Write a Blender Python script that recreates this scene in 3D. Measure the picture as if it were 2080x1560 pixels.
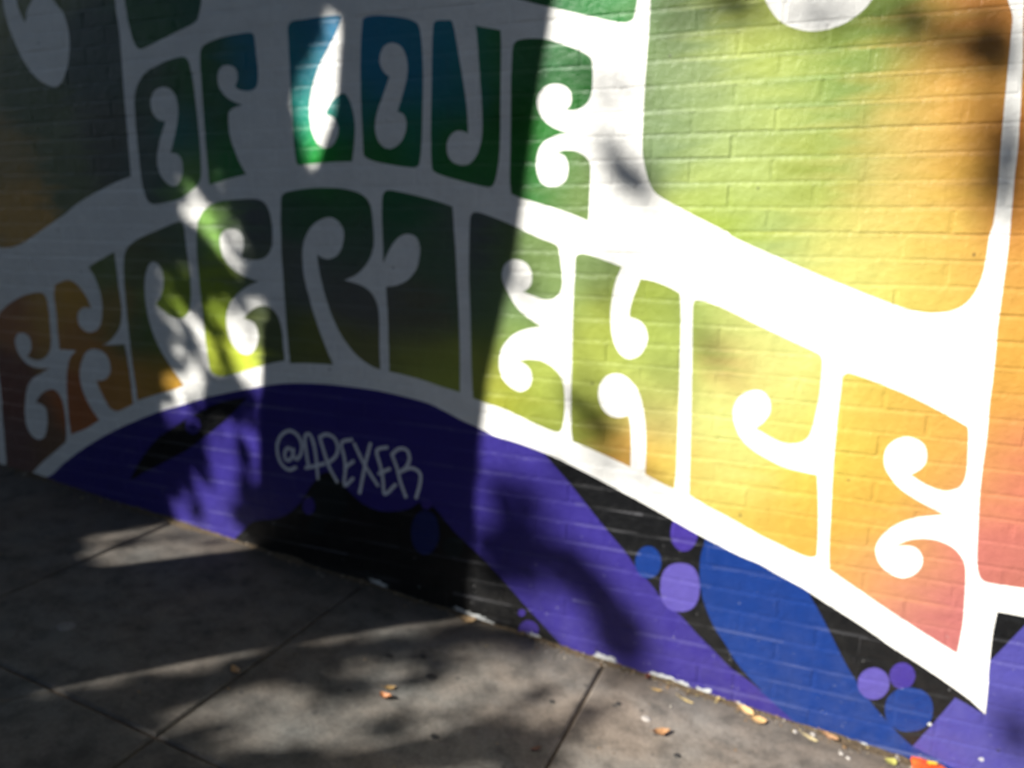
import bpy, bmesh, math, random
import numpy as np
from mathutils import Vector, Matrix
from mathutils.geometry import delaunay_2d_cdt

for o in list(bpy.data.objects):
    bpy.data.objects.remove(o)
SC = bpy.context.scene
COL = SC.collection
R = math.radians

# ------------------------------------------------------------------ camera, sky, sun, exposure
cd = bpy.data.cameras.new('camera')
cam = bpy.data.objects.new('camera', cd); COL.objects.link(cam)
cd.sensor_fit = 'HORIZONTAL'; cd.sensor_width = 36.0
cd.lens = 1575.43 / 2080 * 36
cd.clip_start = 0.05; cd.clip_end = 400
pitch, roll, yaw = 0.1965, 0.0123, -0.3974
fw = Vector((math.sin(yaw)*math.cos(pitch), math.cos(yaw)*math.cos(pitch), -math.sin(pitch)))
rt = Vector((math.cos(yaw), -math.sin(yaw), 0)); up = rt.cross(fw)
r2 = rt*math.cos(roll) + up*math.sin(roll); u2 = -rt*math.sin(roll) + up*math.cos(roll)
CAMPOS = Vector((0, -2.3167, 0.6096))
cam.matrix_world = Matrix.Translation(CAMPOS) @ Matrix((r2, u2, -fw)).transposed().to_4x4()
cd.dof.use_dof = True; cd.dof.focus_distance = 0.95; cd.dof.aperture_fstop = 3.2
SC.camera = cam

SUN_AZ, SUN_EL = R(37), R(36)          # azimuth from the wall normal towards -X
L = Vector((-math.sin(SUN_AZ)*math.cos(SUN_EL), -math.cos(SUN_AZ)*math.cos(SUN_EL), math.sin(SUN_EL)))
w = bpy.data.worlds.new('World'); SC.world = w; w.use_nodes = True
nt = w.node_tree; bg = nt.nodes['Background']
sky = nt.nodes.new('ShaderNodeTexSky'); sky.sky_type = 'NISHITA'; sky.sun_disc = False
sky.sun_elevation = SUN_EL; sky.sun_rotation = math.atan2(L.x, L.y)
nt.links.new(sky.outputs[0], bg.inputs[0]); bg.inputs[1].default_value = 0.058
sd = bpy.data.lights.new('sun', 'SUN'); sd.energy = 5.0; sd.angle = R(0.53); sd.color = (1.0, 0.955, 0.88)
sun = bpy.data.objects.new('sun', sd); COL.objects.link(sun)
sun.location = L*20; sun.rotation_euler = L.to_track_quat('Z', 'Y').to_euler()
vs = SC.view_settings
vs.view_transform = 'Standard'; vs.look = 'None'; vs.gamma = 1; vs.use_curve_mapping = False; vs.exposure = 1.08
SC.cycles.use_denoising = True
SC.cycles.max_bounces = 6; SC.cycles.diffuse_bounces = 3

# ------------------------------------------------------------------ helpers
def tag(o, label=None, cat=None, group=None, kind=None):
    if label: o['label'] = label
    if cat: o['category'] = cat
    if group: o['group'] = group
    if kind: o['kind'] = kind
    return o
def link(name, me, mat=None, parent=None, loc=None):
    o = bpy.data.objects.new(name, me); COL.objects.link(o)
    if mat is not None and me is not None and not me.materials: me.materials.append(mat)
    if parent is not None: o.parent = parent
    if loc is not None: o.location = loc
    return o
def empty(name, loc=(0, 0, 0)):
    return link(name, None, loc=loc)
def mesh(name, vs_, fs, cols=None, smooth=False):
    me = bpy.data.meshes.new(name); me.from_pydata(vs_, [], fs)
    if cols is not None:
        ca = me.color_attributes.new('paint', 'FLOAT_COLOR', 'CORNER')
        ca.data.foreach_set('color', np.asarray(cols, np.float32).ravel())
    if smooth: me.polygons.foreach_set('use_smooth', [True]*len(me.polygons))
    me.update(); return me
class NT:
    def __init__(s, name):
        s.m = bpy.data.materials.new(name); s.m.use_nodes = True
        s.t = s.m.node_tree; s.b = s.t.nodes['Principled BSDF']
    def n(s, ty, **k):
        x = s.t.nodes.new(ty)
        for a, v in k.items():
            if a.startswith('i_'): x.inputs[a[2:].replace('_', ' ')].default_value = v
            else: setattr(x, a, v)
        return x
    def l(s, a, b): s.t.links.new(a, b)
    def noise(s, vec, scale, detail=4, rough=.55):
        x = s.n('ShaderNodeTexNoise', i_Scale=scale, i_Detail=detail, i_Roughness=rough)
        s.l(vec, x.inputs['Vector']); return x.outputs['Fac']
    def ramp(s, fac, stops):
        x = s.n('ShaderNodeValToRGB'); e = x.color_ramp.elements
        while len(e) < len(stops): e.new(.5)
        for k, (p, c) in zip(e, stops):
            k.position = p; k.color = (c, c, c, 1) if isinstance(c, (int, float)) else (*c, 1)
        s.l(fac, x.inputs[0]); return x.outputs[0]
    def mix(s, f, a, b, mode='MIX'):
        x = s.n('ShaderNodeMix', data_type='RGBA', blend_type=mode)
        for i, v in ((0, f), (6, a), (7, b)):
            if isinstance(v, (int, float)): x.inputs[i].default_value = v
            elif isinstance(v, tuple): x.inputs[i].default_value = (*v, 1)
            else: s.l(v, x.inputs[i])
        return x.outputs[2]
    def math(s, op, a, b=0.):
        x = s.n('ShaderNodeMath', operation=op)
        for i, v in ((0, a), (1, b)):
            if isinstance(v, (int, float)): x.inputs[i].default_value = v
            else: s.l(v, x.inputs[i])
        return x.outputs[0]
    def bump(s, h, strength, dist, prev=None):
        x = s.n('ShaderNodeBump', i_Strength=strength, i_Distance=dist); s.l(h, x.inputs['Height'])
        if prev is not None: s.l(prev, x.inputs['Normal'])
        return x.outputs[0]
    def pos(s): return s.n('ShaderNodeNewGeometry').outputs['Position']

# ------------------------------------------------------------------ mural data (wall plane, millimetres)
SHAPES = """F:-7000,-360,1;-3900,-360,1;-3860,300;-3840,500,1;-7000,420,1
F:-2571,1523,1;-2181,1482,1;-2196,1401;-2211,1359;-2221,1338;-2253,1323;-2335,1302;-2435,1275;-2495,1260;-2520,1264;-2539,1289;-2551,1330;-2562,1384;-2567,1436
F:-1099,1369,1;-601,1317,1;-602,1252;-606,1226;-610,1205;-622,1197;-641,1195;-676,1203;-726,1217;-802,1239;-881,1262;-955,1285;-1021,1310
F:-3534,1655,1;-2605,1555,1;-2617,1441;-2607,1323;-2608,1175;-2608,1023;-2608,869;-2608,796,1;-2691,775;-2786,744;-2906,699;-3010,645;-3117,597;-3227,547;-3294,521;-3372,505;-3426,506;-3755,553,1
W:-3241,1537,1;-3153,1528,1;-3156,1504;-3149,1466;-3135,1431;-3119,1406;-3098,1449;-3064,1483;-3026,1510,1;-2971,1498;-2939,1462;-2902,1426;-2882,1375;-2878,1320;-2889,1260;-2911,1206;-2945,1164;-2985,1150;-3031,1163;-3085,1191;-3144,1252;-3191,1332;-3225,1423;-3237,1499
F:-2385,1208;-2319,1218;-2287,1214;-2269,1191;-2259,1125;-2251,1037;-2247,949;-2246,860;-2250,794;-2267,764;-2306,737;-2367,710;-2436,696;-2497,690;-2526,701;-2544,736;-2555,799;-2558,886;-2560,972;-2559,1057;-2551,1105;-2525,1146;-2479,1179;-2427,1196
W:-2406,1118;-2370,1108;-2348,1083;-2341,1047;-2346,1000;-2362,953;-2381,906;-2394,879,1;-2367,878;-2344,862;-2337,832;-2344,796;-2361,768;-2392,756;-2424,769;-2451,797;-2464,834;-2462,877;-2447,920;-2426,961;-2408,994,1;-2439,1001;-2466,1023;-2475,1054;-2471,1083;-2449,1109
F:-2210,1241;-2173,1258;-2111,1270;-2050,1275;-1991,1276;-1973,1270;-1967,1259;-1963,1207;-1958,1146;-1965,1102;-1982,1087;-2012,1083;-2049,1090;-2065,1102,1;-2052,1124;-2052,1152;-2066,1168;-2092,1175;-2119,1172;-2139,1152;-2142,1118;-2129,1089;-2104,1065;-2067,1047;-2034,1037,1;-2064,1032;-2088,1024;-2102,1008;-2105,967;-2098,921;-2080,874;-2056,827;-2035,797,1;-2118,781;-2190,765;-2211,761,1;-2213,794;-2216,889;-2219,1007;-2220,1122;-2220,1197
F:-1815,1292;-1745,1299;-1678,1301;-1618,1300;-1602,1293;-1607,1280;-1627,1245;-1662,1196;-1698,1146;-1724,1094;-1741,1041;-1746,998;-1741,948;-1726,909;-1703,884;-1675,878;-1651,888;-1633,912;-1626,939;-1634,966;-1654,983;-1678,987,1;-1666,1010;-1642,1036;-1614,1052;-1597,1052;-1581,1033;-1566,995;-1560,947;-1565,888;-1575,831,1;-1663,831;-1768,826;-1801,825;-1810,844;-1816,906;-1819,1017;-1820,1127;-1821,1234
F:-1515,1282;-1483,1288;-1420,1281;-1359,1269;-1326,1257;-1311,1243;-1302,1210;-1298,1160;-1296,1095;-1299,993;-1303,891;-1313,820;-1326,808;-1354,808;-1418,817;-1482,829;-1515,841;-1528,854;-1530,924;-1533,1004;-1533,1109;-1528,1212;-1522,1257
W:-1407,1199;-1379,1188;-1361,1164;-1352,1128;-1355,1093;-1366,1053;-1382,1013;-1392,985,1;-1370,976;-1360,955;-1362,924;-1378,893;-1404,874;-1429,869;-1455,879;-1474,906;-1481,939;-1475,975;-1461,1011;-1441,1052;-1421,1097,1;-1440,1109;-1455,1133;-1458,1156;-1448,1181;-1432,1195
F:-1257,1241;-1245,1252;-1210,1250;-1193,1247;-1184,1225;-1172,1166;-1158,1096;-1146,1031;-1138,971;-1135,908,1;-1158,917;-1182,915;-1203,898;-1212,872;-1206,841;-1188,820;-1158,811;-1129,816;-1105,839;-1091,874;-1085,919;-1086,984;-1092,1058;-1098,1131;-1104,1194;-1109,1226,1;-1067,1216;-1025,1206,1;-1022,1150;-1023,1054;-1023,956;-1024,867;-1030,802;-1041,756;-1055,742;-1081,744;-1152,760;-1224,779;-1258,793;-1267,811;-1269,915;-1265,1068;-1262,1167
F:-984,1147;-978,1166;-962,1174;-930,1175;-887,1171;-850,1161;-797,1141;-756,1122;-735,1106;-729,1083;-727,1037;-731,1000;-746,977;-771,964;-797,963;-808,966,1;-795,975;-790,994;-796,1017;-815,1034;-841,1041;-868,1038;-892,1020;-902,997;-899,975;-885,946;-860,923;-828,907;-793,896,1;-827,894;-859,884;-883,868;-896,844;-901,809;-895,775;-878,749;-850,741;-823,744;-802,761;-795,788;-798,812;-810,832;-834,842,1;-810,847;-778,845;-752,835;-733,818;-725,796;-725,728;-727,638,1;-784,660;-865,684;-949,707;-983,720,1;-988,756;-988,906;-988,1052
F:-3451,232;-3378,272;-3298,301;-3212,316;-3171,307;-3158,261;-3158,189;-3161,116;-3177,64;-3219,27;-3275,14;-3327,27,1;-3300,55;-3291,93;-3306,121;-3337,132;-3376,124;-3398,93;-3393,56;-3366,16;-3317,-14;-3253,-22;-3189,-15,1;-3246,-42;-3304,-70;-3343,-107;-3368,-163;-3385,-235;-3384,-297;-3358,-341;-3311,-357;-3269,-335;-3245,-281;-3237,-227;-3253,-194;-3305,-180,1;-3261,-138;-3203,-113;-3162,-117;-3135,-148;-3122,-207;-3122,-275;-3132,-345,1;-3214,-402;-3312,-469;-3394,-536,1;-3440,-575,1;-3564,-560,1;-3557,-518;-3548,-363;-3543,-267;-3536,-164;-3533,-46;-3512,108;-3490,200
F:-3103,349;-3060,368;-3019,377;-2980,368;-2945,341;-2915,304;-2896,263,1;-2935,265;-2969,249;-2983,220;-2976,185;-2944,164;-2910,161;-2868,177;-2842,214;-2830,270;-2834,332;-2856,389;-2888,436,1;-2822,465;-2733,501,1;-2728,431;-2724,343;-2720,262;-2737,199;-2765,163;-2807,129;-2848,110,1;-2780,116;-2720,123,1;-2713,76;-2705,-15;-2699,-128,1;-2744,-150;-2795,-170;-2833,-163;-2859,-136;-2888,-88;-2907,-46,1;-2867,-43;-2830,-22;-2814,12;-2821,54;-2851,83;-2899,91;-2946,77;-2981,38;-3002,-11;-3004,-62;-2987,-119;-2954,-175;-2910,-222,1;-2997,-269;-3095,-307,1;-3100,-235;-3095,-122;-3087,-47;-3071,5;-3044,51;-3011,75,1;-3072,75;-3113,72,1;-3115,134;-3112,220;-3113,299
F:-2668,509;-2609,550;-2490,590;-2384,622;-2356,616;-2348,550;-2342,474;-2337,398;-2343,327;-2356,280;-2384,253;-2419,248;-2462,258;-2499,280;-2528,302,1;-2504,323;-2482,366;-2477,412;-2491,451;-2520,466;-2548,456;-2569,422;-2582,369;-2582,302;-2572,229;-2551,169;-2517,104;-2466,40;-2410,-24,1;-2465,-46;-2549,-71;-2673,-111,1;-2679,-34;-2687,64;-2690,161;-2692,263;-2692,378;-2686,459
F:-2285,607;-2247,666;-2180,696;-2092,706;-1999,708;-1959,696;-1938,664;-1928,605;-1934,539;-1959,503;-1998,489;-2045,489;-2080,497,1;-2068,524;-2063,561;-2077,591;-2108,600;-2148,595;-2174,571;-2177,534;-2164,491;-2130,455;-2073,426;-2004,407,1;-2052,390;-2110,356;-2149,316;-2169,264;-2169,213;-2152,169;-2118,136;-2078,126;-2041,145;-2020,184;-2020,222;-2037,253;-2084,266,1;-2050,296;-2002,317;-1956,313;-1923,284;-1906,235;-1902,173;-1899,117,1;-1993,94;-2115,55;-2208,31;-2249,37;-2268,62;-2278,147;-2285,265;-2292,380;-2295,494
F:-1875,722;-1830,736;-1737,745;-1632,743;-1565,731;-1525,712;-1503,676;-1496,609;-1496,553;-1511,508;-1539,473;-1574,446;-1620,427,1;-1561,414;-1521,396;-1494,365;-1482,325;-1480,261;-1482,190;-1480,116,1;-1521,128;-1569,154;-1610,190;-1651,245;-1684,309;-1710,385;-1728,461;-1734,514,1;-1712,503;-1684,499;-1648,513;-1626,545;-1617,591;-1633,625;-1664,643;-1699,641;-1743,621;-1773,589;-1793,548;-1799,500;-1795,435;-1776,358;-1751,281;-1718,198;-1681,118,1;-1743,117;-1811,114;-1875,109,1;-1881,212;-1886,323;-1890,456;-1891,576;-1885,681
F:-1457,714;-1442,733;-1413,733;-1337,719;-1256,700;-1191,681,1;-1186,612;-1180,532;-1174,424;-1168,313;-1165,202;-1165,64,1;-1229,76;-1326,97;-1399,108;-1443,113,1;-1444,211;-1445,310;-1450,410,1;-1406,417;-1360,439;-1327,479;-1314,529;-1317,562;-1332,584;-1361,591;-1390,583;-1417,560;-1440,526;-1458,492,1;-1459,554;-1461,637
F:-1128,634;-1119,660;-1096,662;-1063,653;-988,627;-891,587;-835,568;-821,553;-812,505;-806,453;-810,422;-831,399;-865,393;-910,405;-938,414,1;-916,431;-908,460;-915,489;-935,509;-969,517;-998,505;-1012,478;-1010,446;-994,415;-967,373;-932,340;-874,306,1;-920,296;-966,276;-1001,241;-1018,201;-1018,157;-1002,119;-969,94;-940,87;-913,102;-902,133;-909,163;-929,180;-953,188,1;-912,197;-866,193;-826,172;-800,142;-790,105;-787,39;-793,-16;-804,-34;-827,-34;-909,-10;-998,21;-1059,34;-1115,49,1;-1121,148;-1125,316;-1131,479
F:-764,526;-751,539;-727,538;-684,526;-616,503,1;-630,470;-641,424;-646,373;-644,322;-635,276;-616,241;-594,225;-573,224;-548,238;-531,268;-527,298;-539,328;-560,345;-586,351,1;-585,381;-576,417;-565,447;-558,470,1;-512,462;-467,446;-437,430,1;-430,354;-427,255;-424,154;-421,-1;-419,-123;-422,-174,1;-461,-161;-515,-139,1;-516,-66;-521,14;-533,81;-550,127;-575,156;-602,172;-629,173;-655,160;-673,131;-676,99;-668,68;-648,43;-618,33;-591,38;-576,45,1;-569,8;-564,-45;-563,-123,1;-607,-107;-662,-89;-718,-72;-755,-62,1;-762,-30;-766,69;-767,230;-768,388;-765,475
F:-397,398;-387,413;-350,407;-302,390;-221,354;-128,314;-46,280;-32,267;-29,236;-29,165;-35,102;-44,47;-60,23;-86,12;-123,13;-165,31;-194,45,1;-173,67;-158,94;-158,123;-169,147;-189,160;-212,158;-239,143;-256,119;-263,88;-254,49;-234,10;-199,-21;-151,-45;-98,-64;-16,-73,1;-6,-155;0,-230;3,-297;1,-320;-23,-325;-56,-317;-104,-300;-162,-280;-252,-240;-328,-210;-375,-186,1;-378,-101;-383,55;-391,257
F:26,217;38,229;57,227;117,209;202,178;285,140;343,110,1;347,92;351,42;354,-13;349,-46;335,-64;312,-73;284,-70;255,-59;222,-40,1;243,-23;255,-3;256,21;248,46;228,62;201,66;178,56;159,35;152,8;156,-25;172,-52;199,-82;239,-107;282,-127;317,-141,1;292,-147;249,-160;205,-185;175,-218;159,-250;157,-281;171,-313;199,-336;229,-343;254,-333;272,-309;277,-284;269,-260;253,-247;232,-246;206,-252,1;231,-232;263,-220;299,-217;332,-225;358,-242;378,-272;385,-312;390,-380;393,-454;389,-539,1;313,-502;224,-456;132,-405;41,-353,1;34,-272;30,-171;26,-72;24,26;24,122;26,180
F:-565,1313,1;-564,1248;-564,1183;-567,1095;-570,1005;-570,914;-569,845;-560,798;-546,755;-530,727;-507,708;-432,668;-312,610;-297,598;-213,561;-77,505;53,455;138,424;178,412;218,407;257,411;286,422;306,440;322,469;332,511;335,553;336,607;341,639;341,720;336,820;332,918;329,1015;327,1090;325,1128;315,1155;300,1190;275,1225,1
W:-262,1245;-252,1219;-237,1193;-214,1166;-179,1145;-137,1132;-96,1132;-57,1141;-27,1158;-5,1176;9,1195;18,1217;0,1246,1;-247,1272,1
F:358,1029;367,915;370,866;373,816;374,747;378,657;381,569;381,471;381,378;384,311;386,236;386,178;390,91;390,0;392,-79;398,-158;402,-218;407,-264;413,-292;422,-309;436,-316;477,-317;522,-316;3000,-323,1;3000,-282,1;3500,2750,1;337,2750,1;341,1229
P:-3905,-981,1;-3402,-545;-3346,-550;-3253,-517;-3168,-454;-3030,-366;-2867,-279;-2713,-210;-2566,-151;-2426,-106;-2292,-62;-2162,-28;-2038,2;-1922,26;-1807,38;-1695,43;-1587,42;-1482,38;-1380,27;-1294,14;-1236,-4;-1159,-34;-1093,-54;-1034,-75;-961,-87;-877,-106;-802,-127;-767,-140;-687,-169;-603,-202;-521,-234;-440,-268;-361,-302;-284,-332;-208,-359;-155,-373;-96,-399;-24,-427;39,-460;95,-487;165,-524;234,-563;301,-596;368,-632;434,-671;477,-706,1;474,-628;468,-524;467,-451;470,-396,1;496,-396;532,-397;3000,-396,1;3000,-1265,1;-4382,-3499,1
K<:-2090,-44,1;-2165,-58;-2268,-92;-2386,-152;-2480,-204;-2578,-265;-2650,-332;-2717,-414;-2752,-471;-2680,-431;-2541,-361;-2417,-295;-2305,-219;-2214,-154;-2142,-93
P<:-2336,-181;-2342,-198;-2354,-213;-2370,-222;-2388,-224;-2404,-219;-2414,-206;-2416,-190;-2411,-173;-2398,-158;-2382,-149;-2364,-147;-2349,-153;-2339,-165
K<:-2220,-737,1;-2214,-664,1;-2131,-585;-2078,-548;-1953,-514;-1862,-445;-1803,-363;-1747,-305;-1694,-301;-1629,-357;-1565,-399;-1493,-414;-1422,-404;-1367,-385;-1328,-357;-1285,-356;-1251,-382;-1185,-446;-1088,-516;-991,-597;-897,-684;-816,-753;-766,-803;-677,-975,1;-2269,-1403,1
T<:-1638,-391;-1647,-432;-1672,-468;-1706,-492;-1743,-498;-1777,-485;-1799,-456;-1806,-416;-1795,-374;-1770,-338;-1736,-316;-1699,-311;-1666,-324;-1645,-352
D<:-1787,-440;-1790,-456;-1799,-469;-1811,-478;-1824,-480;-1836,-475;-1844,-464;-1846,-449;-1842,-434;-1833,-420;-1821,-411;-1808,-409;-1796,-414;-1789,-425
T<:-1743,-520;-1748,-536;-1759,-551;-1776,-560;-1794,-563;-1810,-559;-1821,-549;-1824,-534;-1820,-518;-1808,-504;-1791,-494;-1773,-491;-1757,-495;-1746,-506
N<:-1248,-457;-1254,-495;-1271,-528;-1294,-549;-1320,-553;-1343,-541;-1359,-513;-1364,-477;-1358,-438;-1341,-406;-1318,-386;-1292,-382;-1269,-394;-1254,-421
T<:-1153,-497;-1156,-515;-1167,-532;-1183,-543;-1201,-546;-1217,-541;-1228,-528;-1232,-511;-1228,-492;-1217,-476;-1201,-465;-1183,-462;-1167,-467;-1156,-480
D<:-1276,-355;-1279,-364;-1285,-371;-1293,-376;-1303,-378;-1312,-375;-1318,-370;-1320,-362;-1317,-353;-1311,-346;-1303,-341;-1293,-340;-1284,-342;-1279,-347
D<:-911,-696;-912,-702;-916,-708;-921,-712;-927,-713;-933,-711;-937,-708;-938,-702;-937,-696;-933,-690;-928,-686;-921,-685;-916,-686;-912,-690
D<:-861,-751;-865,-768;-875,-783;-889,-794;-906,-798;-921,-794;-932,-783;-936,-767;-932,-750;-922,-735;-907,-724;-891,-721;-876,-725;-865,-735
K<:-860,-101,1;-836,-133;-765,-202;-695,-277;-625,-352;-567,-410;-527,-460;-482,-500;-437,-551;-376,-595;-321,-646;-261,-695;-213,-735;-155,-766;-103,-798;-164,-771;-128,-788;-76,-822;-8,-878;74,-982,1;277,-839,1;479,-940,1;3000,-825,1;3000,-276,1;294,-151,1;-384,-22,1
B<:-332,-280,1;-319,-322;-329,-378;-329,-433;-322,-493;-300,-556;-271,-612;-238,-655;-205,-704;-161,-750;-116,-790;-164,-771;-128,-788;-76,-822;-8,-878;99,-1019,1;514,-970,1;429,-898;399,-886;348,-866;312,-855;292,-843;270,-826;233,-791;195,-753;156,-705;117,-650;84,-594;51,-535;22,-486;-7,-439;-17,-385,1;-221,-281,1
B<:-450,-423;-453,-447;-463,-468;-480,-482;-499,-486;-516,-479;-529,-462;-534,-438;-531,-413;-520,-392;-503,-378;-485,-375;-468,-383;-455,-400
L<:-325,-484;-328,-525;-341,-555;-365,-574;-400,-581;-425,-572;-442,-549;-449,-509;-446,-467;-432,-437;-408,-419;-374,-412;-349,-421;-333,-445
D<:-342,-304;-344,-331;-355,-355;-371,-370;-390,-374;-408,-364;-421,-345;-426,-318;-423,-290;-413,-266;-396,-252;-378,-249;-360,-258;-347,-278
L<:231,-673;229,-696;219,-717;204,-731;185,-736;167,-730;154,-716;148,-695;150,-671;160,-651;176,-637;194,-632;212,-638;225,-652
D<:294,-633;292,-651;285,-668;273,-679;258,-683;244,-678;233,-666;228,-649;230,-630;238,-614;250,-602;265,-599;278,-604;289,-616
B<:349,-726;347,-759;334,-786;311,-805;280,-815;254,-809;235,-791;227,-759;229,-725;243,-698;266,-679;298,-671;323,-677;341,-695
R<:610,-286,1;535,-423;506,-477;475,-532;468,-544,1;478,-706,1;399,-674,1;362,-751;310,-855,1;348,-868;399,-888;430,-900;479,-940,1;695,-950,1
S<:-1104,-752;-1100,-757;-1125,-755;-1113,-763;-1132,-760;-1147,-755;-1152,-760;-1165,-764;-1177,-761;-1173,-754;-1200,-756;-1197,-751;-1208,-747;-1207,-744;-1183,-744;-1199,-737;-1180,-738;-1189,-728;-1170,-731;-1155,-734;-1146,-739;-1132,-737;-1121,-739;-1129,-744;-1087,-744;-1100,-749
S<:-1032,-775;-1067,-769;-1043,-784;-1076,-770;-1077,-774;-1081,-781;-1092,-776;-1096,-767;-1103,-767;-1126,-768;-1141,-764;-1139,-758;-1127,-755;-1140,-748;-1114,-752;-1127,-742;-1105,-751;-1107,-743;-1098,-744;-1088,-741;-1080,-748;-1063,-746;-1065,-754;-1048,-758;-1044,-763;-1072,-763
S<:-1025,-770;-1026,-772;-1033,-772;-1031,-775;-1040,-771;-1040,-776;-1045,-775;-1050,-774;-1059,-775;-1060,-771;-1062,-768;-1059,-766;-1067,-764;-1059,-764;-1071,-759;-1058,-761;-1058,-758;-1058,-754;-1051,-755;-1044,-758;-1037,-757;-1035,-761;-1028,-762;-1028,-764;-1031,-766;-1022,-769
S<:-577,-805;-593,-807;-603,-807;-602,-811;-615,-808;-615,-813;-622,-811;-634,-823;-636,-812;-634,-807;-660,-811;-654,-805;-659,-802;-661,-798;-659,-794;-649,-792;-654,-785;-643,-784;-630,-788;-623,-786;-617,-791;-605,-787;-594,-788;-588,-792;-583,-796;-589,-800
S<:-395,-822;-413,-822;-414,-824;-420,-824;-423,-826;-431,-826;-437,-830;-445,-827;-445,-821;-455,-822;-452,-820;-474,-820;-482,-817;-465,-816;-474,-813;-463,-812;-463,-810;-463,-806;-447,-810;-441,-813;-433,-808;-425,-810;-417,-812;-408,-813;-418,-817;-426,-818
S<:-345,-837;-363,-837;-374,-836;-377,-837;-368,-846;-382,-843;-391,-843;-402,-843;-405,-837;-408,-834;-414,-832;-415,-830;-425,-828;-419,-826;-428,-822;-419,-821;-417,-819;-415,-815;-407,-812;-395,-812;-385,-819;-376,-820;-373,-824;-354,-825;-343,-829;-363,-832
S<:-326,-837;-334,-837;-336,-839;-337,-841;-344,-840;-346,-844;-352,-836;-356,-838;-362,-838;-362,-835;-372,-834;-363,-831;-374,-829;-364,-829;-371,-825;-373,-822;-374,-817;-366,-818;-360,-816;-352,-822;-345,-819;-343,-825;-339,-827;-342,-830;-331,-831;-324,-834
S<:-267,-845;-266,-848;-270,-850;-273,-852;-279,-852;-285,-848;-290,-860;-292,-845;-298,-846;-310,-847;-319,-844;-313,-839;-314,-836;-316,-832;-312,-830;-317,-823;-303,-827;-297,-829;-293,-827;-287,-825;-278,-822;-268,-825;-272,-834;-276,-838;-274,-840;-247,-845
S<:-239,-859;-235,-863;-232,-867;-246,-861;-248,-863;-253,-861;-257,-859;-263,-862;-269,-860;-263,-854;-278,-853;-274,-851;-278,-848;-278,-846;-267,-848;-271,-845;-265,-846;-270,-838;-263,-839;-256,-845;-253,-849;-243,-847;-244,-851;-231,-853;-228,-857;-226,-860
S<:-164,-860;-168,-860;-168,-862;-168,-864;-173,-862;-174,-869;-178,-866;-182,-863;-184,-861;-190,-860;-196,-858;-183,-855;-193,-852;-190,-851;-187,-850;-187,-848;-186,-845;-186,-840;-179,-845;-176,-847;-174,-850;-167,-847;-168,-852;-164,-853;-159,-856;-162,-858
S<:-1474,-709;-1474,-711;-1467,-716;-1482,-713;-1487,-714;-1496,-714;-1507,-710;-1517,-710;-1523,-707;-1541,-706;-1544,-702;-1524,-701;-1543,-698;-1559,-693;-1542,-694;-1536,-694;-1542,-689;-1520,-696;-1518,-693;-1509,-693;-1498,-694;-1496,-700;-1493,-701;-1463,-703;-1481,-705;-1471,-708
S<:-840,-790;-857,-787;-867,-785;-853,-797;-863,-795;-871,-793;-878,-796;-883,-789;-894,-790;-893,-785;-895,-782;-904,-779;-907,-776;-910,-772;-907,-769;-893,-772;-891,-770;-892,-763;-882,-767;-875,-770;-867,-768;-859,-771;-853,-774;-859,-779;-856,-781;-847,-785
S<:-2271,-662;-2283,-665;-2292,-668;-2304,-668;-2317,-666;-2316,-660;-2322,-655;-2309,-652;-2297,-650;-2282,-651;-2275,-657
S<:-2203,-665;-2211,-670;-2221,-674;-2230,-670;-2239,-668;-2242,-662;-2236,-656;-2231,-649;-2219,-649;-2213,-655;-2202,-658
S<:-2145,-667;-2146,-670;-2158,-668;-2168,-666;-2179,-662;-2187,-657;-2176,-656;-2172,-654;-2162,-656;-2149,-659;-2145,-664
S<:350,-771;350,-775;348,-777;344,-778;342,-777;340,-776;339,-773;341,-770;343,-768;346,-767;349,-769
S<:488,-847;488,-850;485,-852;481,-850;479,-849;475,-847;477,-844;479,-842;482,-841;486,-840;488,-844
S<:215,-888;221,-889;236,-892;211,-889;213,-891;206,-892;195,-891;186,-889;175,-889;169,-887;157,-886;155,-885;154,-884;174,-885;149,-881;160,-882;178,-884;171,-881;177,-881;187,-882;192,-884;200,-884;204,-885;214,-886;205,-886;227,-888
S<:-30,-877;-30,-878;-36,-877;-39,-878;-39,-879;-46,-878;-52,-877;-57,-877;-63,-876;-70,-875;-72,-873;-67,-873;-70,-872;-75,-870;-75,-869;-77,-868;-60,-871;-62,-870;-58,-871;-56,-868;-49,-870;-45,-871;-38,-872;-40,-873;-32,-875;-33,-876"""
STROKES = """14.0:-1883,-231;-1903,-224;-1918,-242;-1918,-268;-1900,-273;-1883,-252;-1878,-226;-1878,-252;-1862,-263;-1843,-238;-1837,-201;-1855,-167;-1889,-154;-1927,-172;-1952,-211;-1953,-258;-1936,-295;-1902,-311;-1870,-297
13.9:-1809,-287;-1818,-228;-1820,-170;-1799,-157;-1784,-185;-1773,-248;-1768,-328
13.9:-1823,-293;-1784,-281;-1736,-264
13.7:-1753,-163;-1736,-218;-1715,-273;-1680,-328
13.7:-1753,-163;-1722,-149;-1686,-160;-1672,-197;-1688,-234;-1722,-260
13.4:-1609,-156;-1655,-173;-1645,-226;-1641,-270;-1648,-337;-1609,-305
13.6:-1644,-268;-1605,-238
13.4:-1598,-171;-1560,-240;-1502,-317
13.3:-1529,-162;-1551,-233;-1581,-357
13.2:-1459,-167;-1503,-185;-1488,-243;-1479,-292;-1473,-346;-1427,-304
13.3:-1495,-271;-1450,-247
13.1:-1438,-194;-1419,-240;-1406,-289;-1384,-344
13.1:-1439,-192;-1411,-167;-1378,-166;-1366,-196;-1382,-233;-1414,-257;-1364,-232;-1327,-243;-1323,-277;-1341,-340"""
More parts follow.
